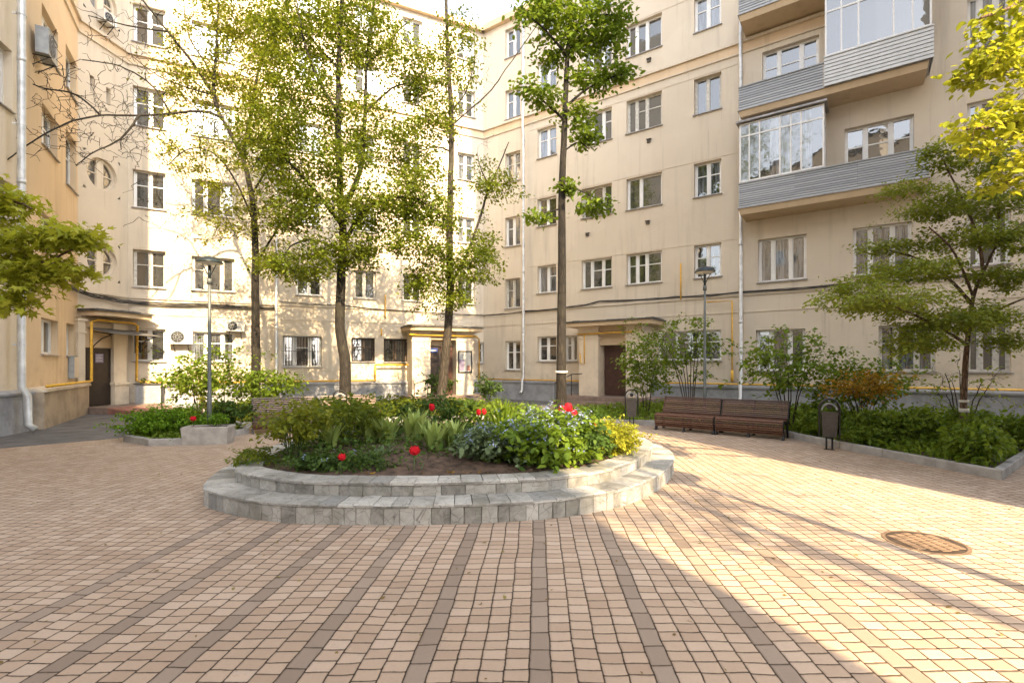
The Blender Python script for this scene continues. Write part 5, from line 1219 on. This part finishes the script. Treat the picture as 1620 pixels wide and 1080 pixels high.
b2_ = copy_tree(bi); b2_.location = (3.33, 13.85, .004); b2_.rotation_euler.z = math.radians(-12); b2_['label'] = 'black litter bin behind the flowerbed, left of the wooden benches'
b3_ = copy_tree(bi); b3_.location = (-4.65, 13.45, .004); b3_.rotation_euler.z = math.radians(15); b3_['label'] = 'dark litter bin behind the flowerbed at the foot of the leafy trunk'

# ------------------------------------------------------------------ lamps
def make_lamp(label, H=4.05):
    t = thing('street_lamp', (0, 0, 0), label, 'street lamp', 'lamp posts with dark round heads')
    b = MB(); b.tube([(0, 0, 0), (0, 0, .9), (0, 0, .92), (0, 0, 2.6), (0, 0, H-.55)], [.052, .048, .04, .034, .028], 14); b.build('pole', M['lampp'], t, True)
    b = MB(); b.tube([(0, 0, 0), (0, 0, .03)], .12, 16); b.tube([(0, 0, H-.62), (0, 0, H-.5)], .05, 14); b.build('collar', M['lampp'], t, True)
    b = MB(); b.tube([(0, 0, H-.55), (0, 0, H-.2)], [.034, .03], 12); 
    for k in range(3): a = 2*PI*k/3; b.tube([(.03*math.cos(a), .03*math.sin(a), H-.42), (.16*math.cos(a), .16*math.sin(a), H-.17)], .01, 5)
    b.build('neck', M['lamph'], t, True)
    b = MB(); b.lathe([(.0, 0), (.08, -.01), (.17, -.04), (.235, -.085), (.27, -.14), (.272, -.155), (.25, -.16), (.2, -.15)], 28, (0, 0, H)); b.build('lamp_shade', M['lamph'], t, True)
    b = MB(); b.lathe([(.245, -.158), (.2, -.185), (.1, -.2), (.03, -.205)], 28, (0, 0, H)); b.build('diffuser', M['lampl'], t, True)
    return t
la = make_lamp('lamp post with a dark mushroom head behind the benches in front of the right facade'); p = P(1115, 600, 13.6); la.location = (p.x, p.y, .1); la.scale = (1, 1, 1.06)
lb_ = copy_tree(la); lb_.location = (-6.72, 11.05, .1); lb_.scale = (1, 1, .99); lb_['label'] = 'lamp post with a dark head rising behind the concrete trough on the left'
lc = copy_tree(la); lc.location = (4.39, 2.6, .004); lc.scale = (1.8, 1.8, 1); lc['label'] = 'lamp post behind the camera, casting its thin shadow over the sunlit paving'

# concrete trough
ct = thing('planter_trough', (-6.55, 10.75, 0), 'weathered rectangular concrete trough at the foot of the left lamp', 'planter'); ct.rotation_euler.z = math.radians(10)
def local(parent, mb_, name, mat, smooth=False):
    me = bpy.data.meshes.new(name); me.from_pydata(mb_.v, [], mb_.f); me.materials.append(mat); o = bpy.data.objects.new(name, me); C.objects.link(o); o.parent = parent; return o
b = MB(); b.hexa([(-.43, -.2, .004), (.43, -.2, .004), (.43, .2, .004), (-.43, .2, .004), (-.46, -.23, .34), (.46, -.23, .34), (.46, .23, .34), (-.46, .23, .34)])
for q in ((-.46, .46, -.23, -.18), (-.46, .46, .18, .23), (-.46, -.41, -.18, .18), (.41, .46, -.18, .18)): b.bbox(*q, .34, .385, .01)
local(ct, b, 'box', M['concrete']); b = MB(); b.box(-.41, .41, -.18, .18, .34, .36); local(ct, b, 'bed_soil', M['soil'])
bush((-6.4, 10.8, .36), (.2, .14), .28, 60, 9, M['lf_juni'], .05, 'little green plant growing in the concrete trough', GS, 'garden_plant', 'plant', 6, 'kite', .03, .6, .1, M['stem'], tw=.004)

# manhole cover
mh = thing('manhole_cover', (3.95, 4.76, 0), 'rusty round cast iron manhole cover in the sunlit paving', 'manhole cover')
b = MB(); R_ = .30; b.lathe([(R_+.035, .005), (R_+.035, .009), (R_+.005, .009), (R_+.005, .006)], 48, (3.95, 4.76, 0)); b.build('rim', M['pads'], mh)
b = MB(); b.lathe([(.001, .009), (R_, .009), (R_, .005)], 48, (3.95, 4.76, 0))
b.build('cover', M['manhole'], mh); b = MB()
for i in range(-3, 4):
    for j in range(-5, 6):
        x, y = i*.092, j*.056+(.028 if i % 2 else 0)
        if math.hypot(x, y) < R_-.035: b.bbox(3.95+x-.041, 3.95+x+.041, 4.76+y-.023, 4.76+y+.023, .009, .0135, .003)
b.build('raised_pads', M['pads'], mh)

# ------------------------------------------------------------------ unseen houses and trees off frame, mostly added to shade the court
def shade_house(poly, H, label, rows):
    poly = ccw(poly); c = sum((Vector(p) for p in poly), Vector((0, 0)))/len(poly)
    t = thing('added_shade_house', (c.x, c.y, 0), label, 'building')
    b = MB(); b.prism(poly, 0, H); b.build('wall', M['wall'], t)
    b = MB(); b.prism(offset_poly(poly, -.25), H+.01, H+.25); b.build('roof', M['roofm'], t)
    for i in range(len(poly)):
        W = Wall(poly[i], poly[(i+1) % len(poly)])
        k = int(W.L/3.0)
        for a in range(k):
            u = (a+.5)*W.L/k
            for z in rows:
                f = MB(); f.obox(W, u-.7, u+.7, z, z+.06, 0, .05).obox(W, u-.7, u+.7, z+1.44, z+1.5, 0, .05).obox(W, u-.7, u-.63, z+.06, z+1.44, 0, .05).obox(W, u+.63, u+.7, z+.06, z+1.44, 0, .05).obox(W, u-.04, u+.04, z+.06, z+1.44, 0, .05)
                fo = f.build('window', M['whitepl'], t)
                f = MB(); f.quad(W.at(u-.63, z+.06, .02), W.at(u+.63, z+.06, .02), W.at(u+.63, z+1.44, .02), W.at(u-.63, z+1.44, .02)); f.build('pane', M['pane'], fo)
shade_house([(-1.6, -10.5), (5.6, -10.5), (5.6, -6), (-1.6, -6)], 15.6, 'narrow unseen house added behind the camera to shade the flowerbed', (1.5, 4.7, 7.9, 11.1))  # added out of view, its height set to shade flowerbed and paving
shade_house([(-16, -10.5), (-1.7, -10.5), (-1.7, -5.9), (-16, -5.9)], 18.4, 'wide unseen house added behind the camera to shade the left ground', (1.5, 4.7, 7.9, 11.1, 14.3))  # added out of view, taller so its shade reaches the left porch ground
shade_house([(6.75, 4.5), (10.4, -4.5), (22, -4.5), (22, 4.5)], 35, 'tall unseen house added outside the right edge to shade the right facade', (4.7, 7.9, 11.1, 14.3, 17.5, 20.7, 23.9))  # added out of view to keep the sun off the right facade
def offtree(base, h, cz, r, n, label, lv=9):
    base = Vector(base); t = thing('tree', base, label, 'tree', GT); g = Plant()
    g.limb([base, base+Vector((.1, .1, h*.4)), base+Vector((0, .2, h*.75)), base+Vector((.1, 0, h))], .17, .05, 10, .4, .01)
    for k in range(6):
        a = k*1.05; g.limb([base+Vector((.05, .1, h*(.45+.06*k))), base+Vector((math.cos(a)*r*.5, math.sin(a)*r*.5, h*(.55+.06*k))), base+Vector((math.cos(a)*r*.95, math.sin(a)*r*.95, h*(.6+.07*k)))], .05, .015, 6, .2, .02)
    g.grow(list(ell(n, base+Vector((0, 0, cz)), (r, r, r*.9), .3)), .016, lv, .15); g.b.build('trunk', M['bark'], t, True); leaf_mesh('crown', g.leafp, .11, M['lf_mid'], t, dirs=g.leafd, shape='oval')
offtree((7.7, -7.6, 0), 13.4, 11.0, 1.65, 150, 'loosely leaved tree behind the camera that dapples the sunlit paving', 8)
offtree((5.0, -13, 0), 32, 29.0, 3.0, 300, 'tall unseen tree added behind the narrow house to dapple the centre wall', 9)  # added out of view to throw leaf shade on the lower centre wall
offtree((14.5, -14.5, 0), 33, 30.0, 3.8, 420, 'tall unseen tree added behind the camera to dapple the middle porch', 9)  # added out of view to throw leaf shade round the middle porch
offtree((-13, -3.2, 0), 26, 20.0, 4.2, 800, 'broad tall unseen tree added at far left for the windows to reflect', 12)  # added out of view so the balcony glass has foliage to reflect
